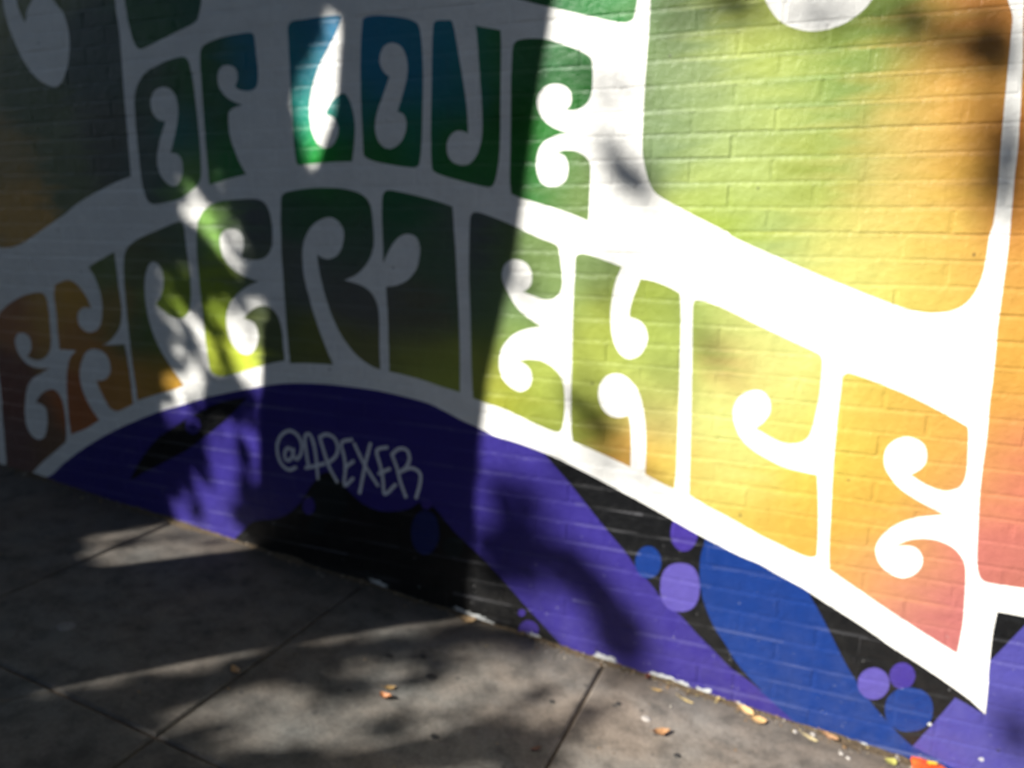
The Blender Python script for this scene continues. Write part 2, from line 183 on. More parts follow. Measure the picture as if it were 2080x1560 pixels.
ANCH = """-3.269,0.68,0.507,0.288,0.064;-3.301,0.864,0.288,0.204,0.064;-3.138,1.114,0.074,0.109,0.046;-2.974,0.857,0.122,0.152,0.074;-2.728,1.239,0.055,0.084,0.074;-2.725,0.946,0.074,0.084,0.069;-2.41,1.354,0.026,0.109,0.039;-2.242,1.373,0.013,0.096,0.055;-2.435,1.114,0.055,0.096,0.064;-2.286,1.14,0.019,0.122,0.032;-2.513,0.847,0.074,0.109,0.096;-2.293,0.807,0.122,0.265,0.064;-2.304,0.95,0.019,0.152,0.137;-2.145,1.149,0.019,0.109,0.032;-2.009,1.173,0.01,0.168,0.244;-2.124,0.839,0.019,0.186,0.046;-2.182,0.98,0.019,0.109,0.039;-1.772,1.221,0.01,0.186,0.244;-1.628,1.287,0.01,0.168,0.336;-1.785,0.948,0.005,0.227,0.217;-1.727,0.864,0.004,0.417,0.008;-1.6,0.989,0.013,0.168,0.168;-1.79,0.866,0.019,0.223,0.046;-1.604,0.861,0.019,0.152,0.032;-1.477,1.184,0.013,0.186,0.311;-1.349,1.1,0.013,0.168,0.265;-1.428,0.857,0.019,0.168,0.032;-1.333,0.932,0.013,0.168,0.109;-1.223,1.166,0.013,0.186,0.265;-1.188,1.061,0.013,0.152,0.168;-1.189,0.866,0.019,0.152,0.032;-1.052,1.125,0.026,0.186,0.064;-1.066,0.817,0.026,0.168,0.039;-0.953,1.09,0.026,0.137,0.046;-0.811,1.109,0.013,0.08,0.018;-0.762,1.023,0.004,0.096,0.006;-0.853,0.914,0.006,0.145,0.009;-0.899,0.814,0.004,0.13,0.007;-0.951,0.961,0.004,0.096,0.006;-0.812,1.15,0.01,0.105,0.015;-0.756,0.811,0.1,0.167,0.05;-0.768,0.71,0.128,0.2,0.057;-0.898,0.755,0.022,0.134,0.025;-0.892,1.266,0.008,0.1,0.029;-0.739,1.238,0.01,0.156,0.025;-0.679,1.22,0.013,0.167,0.025;-3.372,0.254,0.361,0.152,0.064;-3.209,0.283,0.476,0.265,0.064;-3.474,-0.158,0.186,0.084,0.064;-3.244,-0.365,0.186,0.109,0.064;-3.445,-0.389,0.168,0.096,0.084;-3.022,0.312,0.54,0.288,0.046;-2.802,0.443,0.137,0.186,0.064;-2.959,0.126,0.445,0.204,0.055;-3.031,-0.183,0.416,0.137,0.046;-2.749,-0.048,0.476,0.223,0.055;-2.771,0.242,0.311,0.204,0.055;-2.605,0.488,0.122,0.137,0.064;-2.437,0.338,0.178,0.26,0.026;-2.668,0.166,0.109,0.152,0.064;-2.391,0.55,0.096,0.137,0.084;-2.497,-0.005,0.417,0.227,0.029;-2.606,-0.015,0.476,0.265,0.055;-2.536,0.134,0.109,0.168,0.046;-2.21,0.644,0.178,0.347,0.071;-2.045,0.645,0.096,0.109,0.109;-2.234,0.346,0.227,0.314,0.029;-2.157,0.083,0.496,0.583,0.058;-1.935,0.212,0.096,0.122,0.055;-1.969,0.413,0.109,0.137,0.084;-1.799,0.68,0.039,0.109,0.055;-1.61,0.714,0.032,0.122,0.046;-1.833,0.435,0.109,0.122,0.109;-1.539,0.377,0.122,0.122,0.109;-1.534,0.547,0.074,0.122,0.084;-1.803,0.166,0.152,0.168,0.046;-1.567,0.147,0.168,0.168,0.064;-1.375,0.68,0.026,0.122,0.055;-1.263,0.552,0.084,0.137,0.084;-1.323,0.302,0.122,0.122,0.084;-1.305,0.149,0.265,0.288,0.064;-1.21,0.088,0.311,0.361,0.064;-1.083,0.603,0.096,0.109,0.109;-1.063,0.365,0.096,0.137,0.096;-1.089,0.133,0.288,0.311,0.064;-0.945,0.574,0.109,0.18,0.054;-0.86,0.514,0.138,0.205,0.063;-0.841,0.407,0.149,0.227,0.078;-0.993,0.336,0.128,0.219,0.063;-1.009,0.238,0.184,0.248,0.05;-0.835,0.138,0.298,0.358,0.071;-1.025,0.071,0.251,0.263,0.025;-0.901,0.033,0.237,0.279,0.039;-0.814,-0.007,0.196,0.233,0.044;-0.714,0.496,0.149,0.219,0.078;-0.693,0.352,0.251,0.295,0.05;-0.512,0.421,0.209,0.263,0.044;-0.475,0.275,0.282,0.347,0.071;-0.72,0.195,0.282,0.329,0.063;-0.713,-0.029,0.171,0.205,0.034;-0.497,0.121,0.314,0.347,0.086;-0.597,-0.096,0.425,0.219,0.05;-0.463,0.047,0.425,0.347,0.124;-0.47,-0.112,0.479,0.347,0.063;-0.455,0.186,0.298,0.366,0.095;-0.363,0.37,0.237,0.312,0.078;-0.264,0.361,0.425,0.445,0.145;-0.283,0.215,0.445,0.347,0.114;-0.317,0.077,0.466,0.497,0.157;-0.12,0.242,0.475,0.497,0.169;-0.061,0.162,0.483,0.466,0.134;-0.104,0.026,0.483,0.445,0.114;-0.234,-0.096,0.479,0.479,0.145;-0.042,-0.07,0.479,0.366,0.057;-0.255,-0.208,0.479,0.385,0.078;-0.055,-0.253,0.479,0.295,0.05;-0.139,-0.236,0.479,0.312,0.057;-0.349,-0.111,0.475,0.385,0.104;0.066,0.174,0.483,0.385,0.071;0.054,0.03,0.483,0.396,0.063;0.144,0.139,0.479,0.312,0.063;0.267,0.111,0.475,0.279,0.059;0.129,0.039,0.475,0.288,0.052;0.073,-0.186,0.479,0.295,0.052;0.143,-0.117,0.479,0.288,0.052;0.312,0.02,0.475,0.295,0.057;0.319,-0.048,0.466,0.248,0.071;0.112,-0.33,0.475,0.263,0.071;0.245,-0.261,0.466,0.263,0.071;0.33,-0.26,0.417,0.134,0.114;0.359,-0.415,0.356,0.114,0.108;0.243,-0.365,0.405,0.145,0.124;0.191,-0.345,0.458,0.219,0.095;-0.52,1.167,0.128,0.192,0.071;-0.525,0.983,0.138,0.205,0.083;-0.518,0.847,0.138,0.205,0.086;-0.414,1.004,0.184,0.248,0.095;-0.327,0.895,0.237,0.312,0.104;-0.196,1.067,0.282,0.347,0.083;-0.2,0.941,0.308,0.373,0.104;-0.383,0.708,0.282,0.347,0.095;-0.29,0.748,0.321,0.396,0.124;-0.1,0.797,0.228,0.269,0.049;-0.103,0.681,0.251,0.302,0.054;-0.008,0.994,0.149,0.233,0.057;0.033,1.051,0.128,0.205,0.05;0.049,1.121,0.149,0.219,0.044;0.01,0.795,0.223,0.312,0.095;-0.149,0.614,0.282,0.358,0.124;-0.24,1.144,0.298,0.347,0.071;-0.065,1.106,0.196,0.263,0.044;-0.351,0.639,0.251,0.336,0.034;0.127,1.021,0.425,0.263,0.057;0.118,0.891,0.445,0.312,0.086;0.082,0.781,0.466,0.312,0.086;0.216,1.108,0.367,0.156,0.034;0.245,0.944,0.405,0.205,0.039;0.264,0.766,0.425,0.248,0.044;0.235,0.631,0.475,0.329,0.071;0.094,0.655,0.479,0.373,0.104;-0.022,0.602,0.483,0.445,0.124;0.037,0.498,0.483,0.471,0.134;0.173,0.451,0.483,0.424,0.1;0.293,0.507,0.475,0.295,0.071;0.254,0.454,0.479,0.347,0.071;0.38,0.822,0.367,0.134,0.025;0.396,0.645,0.405,0.167,0.034;0.401,0.511,0.466,0.233,0.05;0.411,0.335,0.466,0.257,0.049;0.419,0.18,0.458,0.239,0.049;0.412,0.046,0.466,0.219,0.059;0.467,0.053,0.425,0.124,0.086;0.413,-0.062,0.475,0.192,0.095;0.458,-0.056,0.409,0.114,0.09;0.451,-0.195,0.386,0.118,0.1;0.496,-0.286,0.367,0.124,0.095"""
SOLID = dict(W=(.80, .80, .77), P=(.030, .0215, .178), K=(.0045, .005, .006), T=(.004, .009, .011), D=(.042, .026, .21), N=(.007, .014, .09),
             B=(.005, .029, .165), L=(.080, .064, .29), R=(.057, .052, .25), S=(.50, .52, .52), G=(.66, .68, .72))

def smooth_poly(pts, sub=4):
    n = len(pts); out = []
    for i in range(n):
        p0, p1, p2, p3 = (pts[(i+k) % n] for k in (-1, 0, 1, 2))
        a, b = np.array(p1[:2]), np.array(p2[:2])
        m1 = (b - np.array(p0[:2]))*.5; m2 = (np.array(p3[:2]) - a)*.5
        if len(p1) > 2: m1 = (b-a)*.6
        if len(p2) > 2: m2 = (b-a)*.6
        d = np.linalg.norm(b-a)
        for m in (m1, m2):
            l = np.linalg.norm(m)
            if l > 1.3*d: m *= 1.3*d/l
        ns = 1 if (len(p1) > 2 and len(p2) > 2) else sub
        for k in range(ns):
            t = k/ns; t2 = t*t; t3 = t2*t
            out.append((2*t3-3*t2+1)*a + (t3-2*t2+t)*m1 + (-2*t3+3*t2)*b + (t3-t2)*m2)
    return np.array(out)
POLY = []                                  # (kind, inside_arch_only, points)
for ln in SHAPES.strip().split('\n'):
    k, body = ln.split(':')
    pts = []
    for q in body.split(';'):
        v = q.split(','); pts.append(tuple([int(v[0])/1000, int(v[1])/1000] + ([1] if len(v) > 2 else [])))
    POLY.append((k[0], k.endswith('<'), smooth_poly(pts)))
for ln in STROKES.strip().split('\n'):
    wd, body = ln.split(':'); wd = float(wd)/2000
    pts = [np.array([float(t)/1000 for t in q.split(',')]) for q in body.split(';')]
    cl = []
    for i in range(len(pts)-1):            # open Catmull-Rom centre line
        p0 = pts[max(i-1, 0)]; p1 = pts[i]; p2 = pts[i+1]; p3 = pts[min(i+2, len(pts)-1)]
        for k in range(4):
            t = k/4
            cl.append(.5*((2*p1)+(p2-p0)*t+(2*p0-5*p1+4*p2-p3)*t*t+(3*p1-p0-3*p2+p3)*t**3))
    cl.append(pts[-1])
    for a, b in zip(cl[:-1], cl[1:]):      # short capsules, one per step
        d = (b-a); ll = np.linalg.norm(d)
        if ll < 1e-5: continue
        d /= ll; nn = np.array((-d[1], d[0]))
        POLY.append(('G', False, np.array([a-nn*wd-d*wd*.4, a-nn*wd*.0-d*wd, a+nn*wd-d*wd*.4, b+nn*wd+d*wd*.4, b+d*wd, b-nn*wd+d*wd*.4])))
ARCH = next(p for k, i, p in POLY if k == 'P')
PB = [(p[:, 0].min(), p[:, 0].max(), p[:, 1].min(), p[:, 1].max()) for _, _, p in POLY]
PBA = np.array(PB)
E0 = np.concatenate([p for _, _, p in POLY]); E1 = np.concatenate([np.roll(p, -1, 0) for _, _, p in POLY])
EB = np.stack([np.minimum(E0[:, 0], E1[:, 0]), np.maximum(E0[:, 0], E1[:, 0]), np.minimum(E0[:, 1], E1[:, 1]), np.maximum(E0[:, 1], E1[:, 1])], 1)
def inside(p, x, z):
    x0, z0 = p[:, 0], p[:, 1]; x1, z1 = np.roll(x0, -1), np.roll(z0, -1)
    c = (z0 > z) != (z1 > z)
    if not c.any(): return False
    xi = x0[c] + (z-z0[c])*(x1[c]-x0[c])/(z1[c]-z0[c])
    return bool((xi > x).sum() & 1)
def kind_at(x, z):
    hit = np.nonzero((PBA[:, 0] <= x) & (PBA[:, 1] >= x) & (PBA[:, 2] <= z) & (PBA[:, 3] >= z))[0]
    ia = None
    for i in hit[::-1]:
        k, only, p = POLY[i]
        if inside(p, x, z):
            if only:
                if ia is None: ia = inside(ARCH, x, z)
                if not ia: continue
            return k
    return 'W'
AN = np.array([[float(t) for t in q.split(',')] for q in ANCH.strip().split(';')])
def field(x, z):
    d2 = (AN[:, 0]-x)**2 + (AN[:, 1]-z)**2
    wt = np.exp(-d2/(2*.062**2)) + 1e-5/(d2+.02)
    return (wt[:, None]*AN[:, 2:5]).sum(0)/wt.sum()
def paint(k, x, z):
    return field(x, z) if k == 'F' else SOLID[k]

# ------------------------------------------------------------------ materials
def wall_material():
    N = NT('wall_paint'); P = N.pos()
    at = N.n('ShaderNodeAttribute', attribute_name='paint')
    blot = N.noise(P, 9, 5, .6); fine = N.noise(P, 160, 4, .65); mid = N.noise(P, 42, 5, .6)
    c = N.mix(.55, at.outputs['Color'], N.ramp(blot, [(.3, .88), (.72, 1.08)]), 'MULTIPLY')
    c = N.mix(.35, c, N.ramp(mid, [(.3, .90), (.6, 1.06)]), 'MULTIPLY')
    # pits and knocks where a dark hole shows in the painted face
    v = N.n('ShaderNodeTexVoronoi', i_Scale=7.0); N.l(P, v.inputs['Vector'])
    pit = N.math('LESS_THAN', N.math('ADD', v.outputs['Distance'], N.math('MULTIPLY', fine, .05)), .062)
    c = N.mix(N.math('MULTIPLY', pit, .55), c, (.03, .028, .024))
    # chipped pale specks, strongest low on the wall
    sp = N.math('GREATER_THAN', N.noise(P, 62, 3, .55), .70)
    xyz = N.n('ShaderNodeSeparateXYZ'); N.l(P, xyz.inputs[0])
    low = N.n('ShaderNodeMapRange', i_From_Min=-.25, i_From_Max=-.85, i_To_Min=0., i_To_Max=.5); N.l(xyz.outputs[2], low.inputs[0])
    c = N.mix(N.math('MULTIPLY', sp, low.outputs[0]), c, (.5, .5, .5))
    dl = N.n('ShaderNodeMapRange', i_From_Min=-.35, i_From_Max=-.95, i_To_Min=0., i_To_Max=.075); N.l(xyz.outputs[2], dl.inputs[0])
    c = N.mix(N.math('MULTIPLY', dl.outputs[0], N.ramp(N.noise(P, 14, 6, .7), [(.38, .1), (.66, 1.)])), c, (.30, .28, .25))
    N.l(c, N.b.inputs['Base Color'])
    N.l(N.ramp(mid, [(.3, .30), (.7, .46)]), N.b.inputs['Roughness'])
    N.b.inputs['Specular IOR Level'].default_value = .3
    h = N.bump(blot, .25, .02); h = N.bump(mid, .36, .008, h); h = N.bump(fine, .6, .0022, h)
    pd = N.math('MULTIPLY', pit, -1.); h = N.bump(pd, .6, .004, h)
    N.l(h, N.b.inputs['Normal']); return N.m
def simple(name, col, rough=.8, var=.25, scale=30, bump=.4, dist=.004):
    N = NT(name); P = N.n('ShaderNodeTexCoord').outputs['Object']
    f = N.noise(P, scale, 5, .6)
    c = N.mix(1., col, N.ramp(f, [(.3, 1-var), (.7, 1+var)]), 'MULTIPLY')
    N.l(c, N.b.inputs['Base Color']); N.b.inputs['Roughness'].default_value = rough
    N.l(N.bump(f, bump, dist), N.b.inputs['Normal']); return N.m
def concrete():
    N = NT('concrete'); P = N.pos()
    big = N.noise(P, 2.3, 5, .6); mid = N.noise(P, 11, 6, .65); fine = N.noise(P, 95, 4, .7); grit = N.noise(P, 420, 2, .6)
    c = N.mix(N.ramp(big, [(.35, 0.), (.68, 1.)]), (.25, .205, .165), (.19, .19, .178))
    c = N.mix(.85, c, N.ramp(mid, [(.30, .30), (.58, 1.08)]), 'MULTIPLY')
    c = N.mix(.6, c, N.ramp(fine, [(.32, .55), (.68, 1.2)]), 'MULTIPLY')
    # grime: thick towards the wall foot
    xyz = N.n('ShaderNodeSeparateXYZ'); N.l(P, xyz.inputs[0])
    e = N.n('ShaderNodeMapRange', i_From_Min=-.16, i_From_Max=-.005, i_To_Min=0., i_To_Max=1.); N.l(xyz.outputs[1], e.inputs[0])
    ed = N.math('MULTIPLY', e.outputs[0], N.ramp(mid, [(.3, .25), (.65, 1.)]))
    c = N.mix(N.math('MULTIPLY', ed, .75), c, (.085, .062, .038))
    up = N.n('ShaderNodeMapRange', i_From_Min=-.5, i_From_Max=-1.5, i_To_Min=1., i_To_Max=.5); N.l(xyz.outputs[0], up.inputs[0])  # lens vignette and shade put into the colour, darker uphill
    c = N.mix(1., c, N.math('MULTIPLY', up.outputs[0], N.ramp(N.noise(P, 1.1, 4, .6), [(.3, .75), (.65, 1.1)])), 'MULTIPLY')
    # old gum and oil spots
    v = N.n('ShaderNodeTexVoronoi', i_Scale=9.5); N.l(P, v.inputs['Vector'])
    d = N.math('ADD', v.outputs['Distance'], N.math('MULTIPLY', mid, .10))
    c = N.mix(N.math('MULTIPLY', N.ramp(d, [(.115, 1.), (.16, 0.)]), .7), c, (.035, .033, .032))
    v2 = N.n('ShaderNodeTexVoronoi', i_Scale=31); N.l(P, v2.inputs['Vector'])
    d2 = N.math('ADD', v2.outputs['Distance'], N.math('MULTIPLY', fine, .12))
    c = N.mix(N.math('MULTIPLY', N.ramp(d2, [(.13, 1.), (.19, 0.)]), .55), c, (.06, .055, .05))
    # hairline cracks
    vc = N.n('ShaderNodeTexVoronoi', feature='DISTANCE_TO_EDGE', i_Scale=1.15)
    wv = N.n('ShaderNodeVectorMath', operation='ADD'); N.l(P, wv.inputs[0])
    nz = N.n('ShaderNodeTexNoise', i_Scale=6., i_Detail=5.); N.l(P, nz.inputs['Vector'])
    sc = N.n('ShaderNodeVectorMath', operation='SCALE'); sc.inputs['Scale'].default_value = .16
    N.l(nz.outputs['Color'], sc.inputs[0]); N.l(sc.outputs[0], wv.inputs[1]); N.l(wv.outputs[0], vc.inputs['Vector'])
    ck = N.math('MULTIPLY', N.ramp(vc.outputs['Distance'], [(.0015, 1.), (.005, 0.)]), N.ramp(big, [(.5, 0.), (.6, .8)]))
    c = N.mix(ck, c, (.05, .04, .03))
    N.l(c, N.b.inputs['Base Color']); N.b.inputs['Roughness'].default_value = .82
    h = N.bump(mid, .3, .006); h = N.bump(fine, .5, .002, h); h = N.bump(grit, .4, .001, h)
    N.l(h, N.b.inputs['Normal']); return N.m
def leafmat(name, c1, c2, rough=.6):
    N = NT(name); P = N.n('ShaderNodeTexCoord').outputs['Object']
    f = N.noise(P, 55, 4, .6)
    N.l(N.mix(N.ramp(f, [(.35, 0.), (.65, 1.)]), c1, c2), N.b.inputs['Base Color'])
    N.b.inputs['Roughness'].default_value = rough
    N.l(N.bump(f, .5, .002), N.b.inputs['Normal']); return N.m
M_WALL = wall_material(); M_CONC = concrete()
M_SOIL = simple('joint_soil', (.085, .058, .036), .95, .5, 60, .8, .006)
M_ASPH = simple('asphalt', (.05, .05, .052), .9, .3, 60, .6, .004)
M_KERB = simple('kerb_concrete', (.26, .25, .235), .85, .3, 14)
M_BARK = simple('bark', (.085, .066, .05), .9, .45, 9, .9, .03)
M_LEAF = leafmat('green_leaf', (.05, .09, .022), (.075, .115, .03))
M_RENDER = simple('roof_felt', (.12, .12, .12), .9)

# ------------------------------------------------------------------ brick wall with the mural
COURSE, PITCH, JOINT = .0677, .2253, .0098
GZ, GS = -.8711, -.1003                      # pavement height at X=0 and its fall along the wall
def gz(x): return GZ + GS*x
X0, X1, ROW0, ROW1 = -6.3, 2.4, -38, 17
rng = np.random.RandomState(11); random.seed(5)

WORN_GLINT = np.array((.40, .40, .44))  # pale edge tone: worn paint plus glints of light put into the colour
def clip(a, b, x0, x1, z0, z1):
    t0, t1 = 0., 1.; d = b-a
    for p, q in ((-d[0], a[0]-x0), (d[0], x1-a[0]), (-d[1], a[1]-z0), (d[1], z1-a[1])):
        if abs(p) < 1e-12:
            if q < 0: return None
        else:
            r = q/p
            if p < 0: t0 = max(t0, r)
            else: t1 = min(t1, r)
    if t1-t0 < 1e-6: return None
    return a+d*t0, a+d*t1
def panel(x0, x1, z0, z1, depth, bevel=0., grid=(3, 1), back=None, off=(0., 0., 0.), wear_glint=None):
    """A painted face cut along the mural's outlines; depth(x, z, on_edge) gives its relief."""
    V = []; E = []
    def ring(a, b, c, d):
        i = len(V); V.extend([Vector((a, c)), Vector((b, c)), Vector((b, d)), Vector((a, d))])
        E.extend([(i, i+1), (i+1, i+2), (i+2, i+3), (i+3, i)])
    ring(x0, x1, z0, z1)
    if bevel: ring(x0+bevel, x1-bevel, z0+bevel, z1-bevel)
    for i in range(grid[0]):
        for j in range(grid[1]):
            V.append(Vector((x0+(x1-x0)*(i+1)/(grid[0]+1), z0+(z1-z0)*(j+1)/(grid[1]+1))))
    if bevel:
        for i in range(1, 4):
            for zz in (z0, z1): V.append(Vector((x0+(x1-x0)*i/4, zz)))
    hit = np.nonzero((EB[:, 0] < x1) & (EB[:, 1] > x0) & (EB[:, 2] < z1) & (EB[:, 3] > z0))[0]
    cut = False
    for i in hit:
        s = clip(E0[i], E1[i], x0, x1, z0, z1)
        if s is None: continue
        cut = True; k = len(V); V.extend([Vector(s[0]), Vector(s[1])]); E.append((k, k+1))
    pv, _, pf, *_ = delaunay_2d_cdt(V, E, [], 0, 1e-5)
    k0 = None if cut else kind_at((x0+x1)/2, (z0+z1)/2)
    vs_, fs, cs = [], [], []
    for q in pv:
        edge = min(q.x-x0, x1-q.x, q.y-z0, z1-q.y) < 2e-5
        vs_.append((q.x, depth(q.x, q.y, edge), q.y))
    cache = {}
    cnt = {}
    for f in pf:
        a, b, c = (pv[i] for i in f)
        if (b-a).cross(c-a) < 0: f = [f[0], f[2], f[1]]
        ctr = (a+b+c)/3
        k = k0 or kind_at(ctr.x, ctr.y)
        fs.append(tuple(f))
        col = []
        for i in f:
            if (k, i) not in cache:
                q = np.array(paint(k, pv[i].x, pv[i].y))
                if wear_glint and k in 'PKBLRTDN':
                    t = wear_glint(pv[i].x, pv[i].y); q = q*(1-t) + WORN_GLINT*t
                cache[k, i] = (*q, 1.)
            col.append(cache[k, i])
        cs.append(col)
        for u in range(3):
            e = (f[u], f[(u+1) % 3]); key = (min(e), max(e))
            cnt[key] = None if key in cnt else (e, col[u], col[(u+1) % 3])
    if back is not None:
        for v in cnt.values():
            if v is None: continue
            (i, j), ci, cj = v; n = len(vs_)
            vs_.append((vs_[i][0], back, vs_[i][2])); vs_.append((vs_[j][0], back, vs_[j][2]))
            fs.append((j, i, n, n+1)); cs.append([cj, ci, ci, cj])
    vs_ = [(a-off[0], b-off[1], c-off[2]) for a, b, c in vs_]
    return vs_, fs, cs
class Joined:
    def __init__(s): s.v, s.f, s.c = [], [], []
    def add(s, vs_, fs, cs):
        k = len(s.v); s.v.extend(vs_); s.f.extend(tuple(i+k for i in f) for f in fs); s.c.extend(cs)
    def build(s, name): return mesh(name, s.v, s.f, [c for f in s.c for c in f])

wall = empty('brick_wall', (-1.2, 0, gz(-1.2)))
tag(wall, 'painted brick wall carrying a rainbow lettering mural above the pavement', 'wall')
WO = Vector(wall.location)
def toscreen(x, y, z):
    d = Vector((x, y, z)) - CAMPOS; dz = d.dot(fw)
    if dz <= .1: return None
    return 1040 + 1575.43*d.dot(r2)/dz, 780 - 1575.43*d.dot(u2)/dz, dz
cells = []
for row in range(ROW0, ROW1):
    zt = -row*COURSE - JOINT/2; zb = -(row+1)*COURSE + JOINT/2
    ph = -.201 if row % 2 == 0 else -.201 + PITCH/2
    k0 = math.floor((X0-ph)/PITCH); xs = []
    k = k0
    while ph + k*PITCH < X1:
        xs.append(ph + k*PITCH); 
        k += 1
    for a in xs:
        b = a + PITCH
        if zt < gz(b) - .0 and zt < gz(a): continue
        segs = [(a, b)] if rng.rand() > .06 else [(a, a+PITCH/2), (a+PITCH/2, b)]
        for u, v in segs: cells.append((row, u+JOINT/2+rng.uniform(-.0012, .0012), v-JOINT/2+rng.uniform(-.0012, .0012), zb, zt))
score = []
for i, (row, u, v, zb, zt) in enumerate(cells):
    s = toscreen((u+v)/2, 0, (zb+zt)/2)
    ok = s and -20 < s[0] < 2100 and -15 < s[1] < 1575 and zt > gz((u+v)/2) + .01
    score.append((-(v-u)/s[2]**2 if ok else 0., i))
near = {i for s, i in sorted(score)[:300] if s < 0}
rest = Joined()
for i, (row, u, v, zb, zt) in enumerate(cells):
    p0, tx, tz = rng.uniform(-.0006, .0006), rng.uniform(-.0014, .0014)/.2, rng.uniform(-.0007, .0007)/.06
    cx, cz = (u+v)/2, (zb+zt)/2
    chip = {}
    def dep(x, z, edge, p0=p0, tx=tx, tz=tz, cx=cx, cz=cz):
        y = p0 + (x-cx)*tx + (z-cz)*tz
        return y + .0007 if edge else y
    zb2 = zb + rng.uniform(-.0012, .0012); zt2 = zt + rng.uniform(-.0012, .0012)
    wk = max(0., rng.normal(.05, .09))
    def wear_glint(x, z, zt2=zt2, wk=wk):
        return wk*(.6+.4*math.sin(x*57+z*900)) if z > zt2 - .0005 else 0.
    c = panel(u, v, zb2, zt2, dep, wear_glint=wear_glint, bevel=.0032, grid=(4, 1), back=.02, off=(cx, 0, cz) if i in near else (WO.x, WO.y, WO.z))
    if i in near:
        me = mesh('brick', c[0], c[1], [q for f in c[2] for q in f])
        link('brick', me, M_WALL, wall, Vector((cx, 0, cz)) - WO)
    else: rest.add(*c)
tag(link('farther_bricks', rest.build('farther_bricks'), M_WALL, wall), kind='stuff')
mort = Joined()
for row in range(ROW0, ROW1+1):
    z = -row*COURSE; h = JOINT/2 + .0015
    x = X0 - .3
    while x < X1 + .2:
        if z + h > gz(x) - .05:
            r1, r2_ = rng.uniform(-.0008, .0008), rng.uniform(-.0006, .0006)
            def dep(xx, zz, edge, z=z, h=h):
                t = (zz-(z-h))/(2*h)
                return -.0001 + .0019*t + .0005*math.sin(xx*31+row*1.7) + .0003*math.sin(xx*83+row)
            mort.add(*panel(x, x+PITCH, z-h, z+h, dep, grid=(3, 0), off=tuple(WO), wear_glint=lambda xx, zz, z=z, wk=max(0., rng.normal(.05, .08)): wk*(.5+.5*math.sin(xx*91+zz*50)) if zz < z else .0))
        x += PITCH
for (row, u, v, zb, zt) in cells:
    if zt > gz(v) - .05:
        mort.add(*panel(v-.0025, v+JOINT+.0025, zb-.0005, zt+.0005, lambda x, z, e: .0008 + .0008*math.sin(z*90+x*7), grid=(0, 2), off=tuple(WO)))
link('mortar', mort.build('mortar'), M_WALL, wall)
def box(x0, x1, y0, y1, z0, z1):
    v = [(x, y, z) for x in (x0, x1) for y in (y0, y1) for z in (z0, z1)]
    return v, [(0, 1, 3, 2), (4, 6, 7, 5), (0, 4, 5, 1), (2, 3, 7, 6), (0, 2, 6, 4), (1, 5, 7, 3)]
ZT = -ROW0*COURSE
v, f = box(X0-.4-WO.x, X1+.3-WO.x, .012, .30, -1.2-WO.z, ZT-WO.z+.001)
link('wall_core', mesh('wall_core', v, f), M_RENDER, wall)
v, f = box(X0-.45-WO.x, X1+.35-WO.x, -.03, .34, ZT-WO.z+.004, ZT-WO.z+.074)
link('coping', mesh('coping', v, f), M_KERB, wall)

# ------------------------------------------------------------------ pavement, kerb, road
pav = tag(empty('sidewalk', (0, -1.4, gz(0))), kind='structure')
PO = Vector(pav.location)
JX, SX, JY = -.6187, .9458, [0.004, -.993, -1.939, -2.885]
TREE = Vector((-1.61-.6018*3.2, -.7986*3.2))
def slab(x0, x1, y0, y1, dz):
    g = .0036; x0 += g; x1 -= g; y0 -= g; y1 += g; b = .007
    ys = [(x0, y0), (x1, y0), (x1, y1), (x0, y1)]
    inn = [(x0+b, y0-b), (x1-b, y0-b), (x1-b, y1+b), (x0+b, y1+b)]
    V = [(x, y, gz(x)-.055) for x, y in ys] + [(x, y, gz(x)-.006+dz) for x, y in ys] + [(x, y, gz(x)+dz) for x, y in inn]
    F = [(8, 11, 10, 9)]
    for i in range(4):
        j = (i+1) % 4
        F += [(4+i, 8+i, 9+j-1 if False else 8+j, 4+j), (i, 4+i, 4+j, j)]
    return [(a-PO.x, b_-PO.y, c-PO.z) for a, b_, c in V], F
for i in range(-7, 4):
    for j in range(3):
        x0 = JX + SX*i; x1 = x0 + SX
        if j == 2 and x0 < TREE.x < x1: continue
        V, F = slab(x0, x1, JY[j], JY[j+1], rng.uniform(-.0015, .0015))
        me = mesh('slab', V, F)
        bm = bmesh.new(); bm.from_mesh(me); bmesh.ops.recalc_face_normals(bm, faces=bm.faces); bm.to_mesh(me); bm.free()
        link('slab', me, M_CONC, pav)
def sheet(name, x0, x1, y0, y1, dz, mat, kind='structure'):
    me = mesh(name, [(x0, y0, gz(x0)+dz), (x1, y0, gz(x1)+dz), (x1, y1, gz(x1)+dz), (x0, y1, gz(x0)+dz)], [(0, 1, 2, 3)])
    return tag(link(name, me, mat), kind=kind)
sheet('soil', -7.6, 3.4, -2.9, .011, -.0095, M_SOIL)
sheet('ground', -70, 70, -90, 50, -.135, M_ASPH)
kb = Joined(); x = -8.0
kerb = tag(empty('kerb', (0, -2.96, gz(0))), kind='structure')
while x < 4:
    xa, xb = x+.004, x+1.216
    V = [(xx, yy-(-2.96), gz(xx)+zz-gz(0)) for xx in (xa, xb) for yy, zz in ((-2.89, -.25), (-2.89, .0), (-3.02, .0), (-3.045, -.02), (-3.05, -.25))]
    F = [(0, 1, 2, 3, 4), (9, 8, 7, 6, 5)] + [(i, i+5, (i+1) % 5+5, (i+1) % 5) for i in range(5)]
    me = mesh('kerbstone', V, F)
    bm = bmesh.new(); bm.from_mesh(me); bmesh.ops.recalc_face_normals(bm, faces=bm.faces); bm.to_mesh(me); bm.free()
    link('kerbstone', me, M_KERB, kerb); x += 1.22

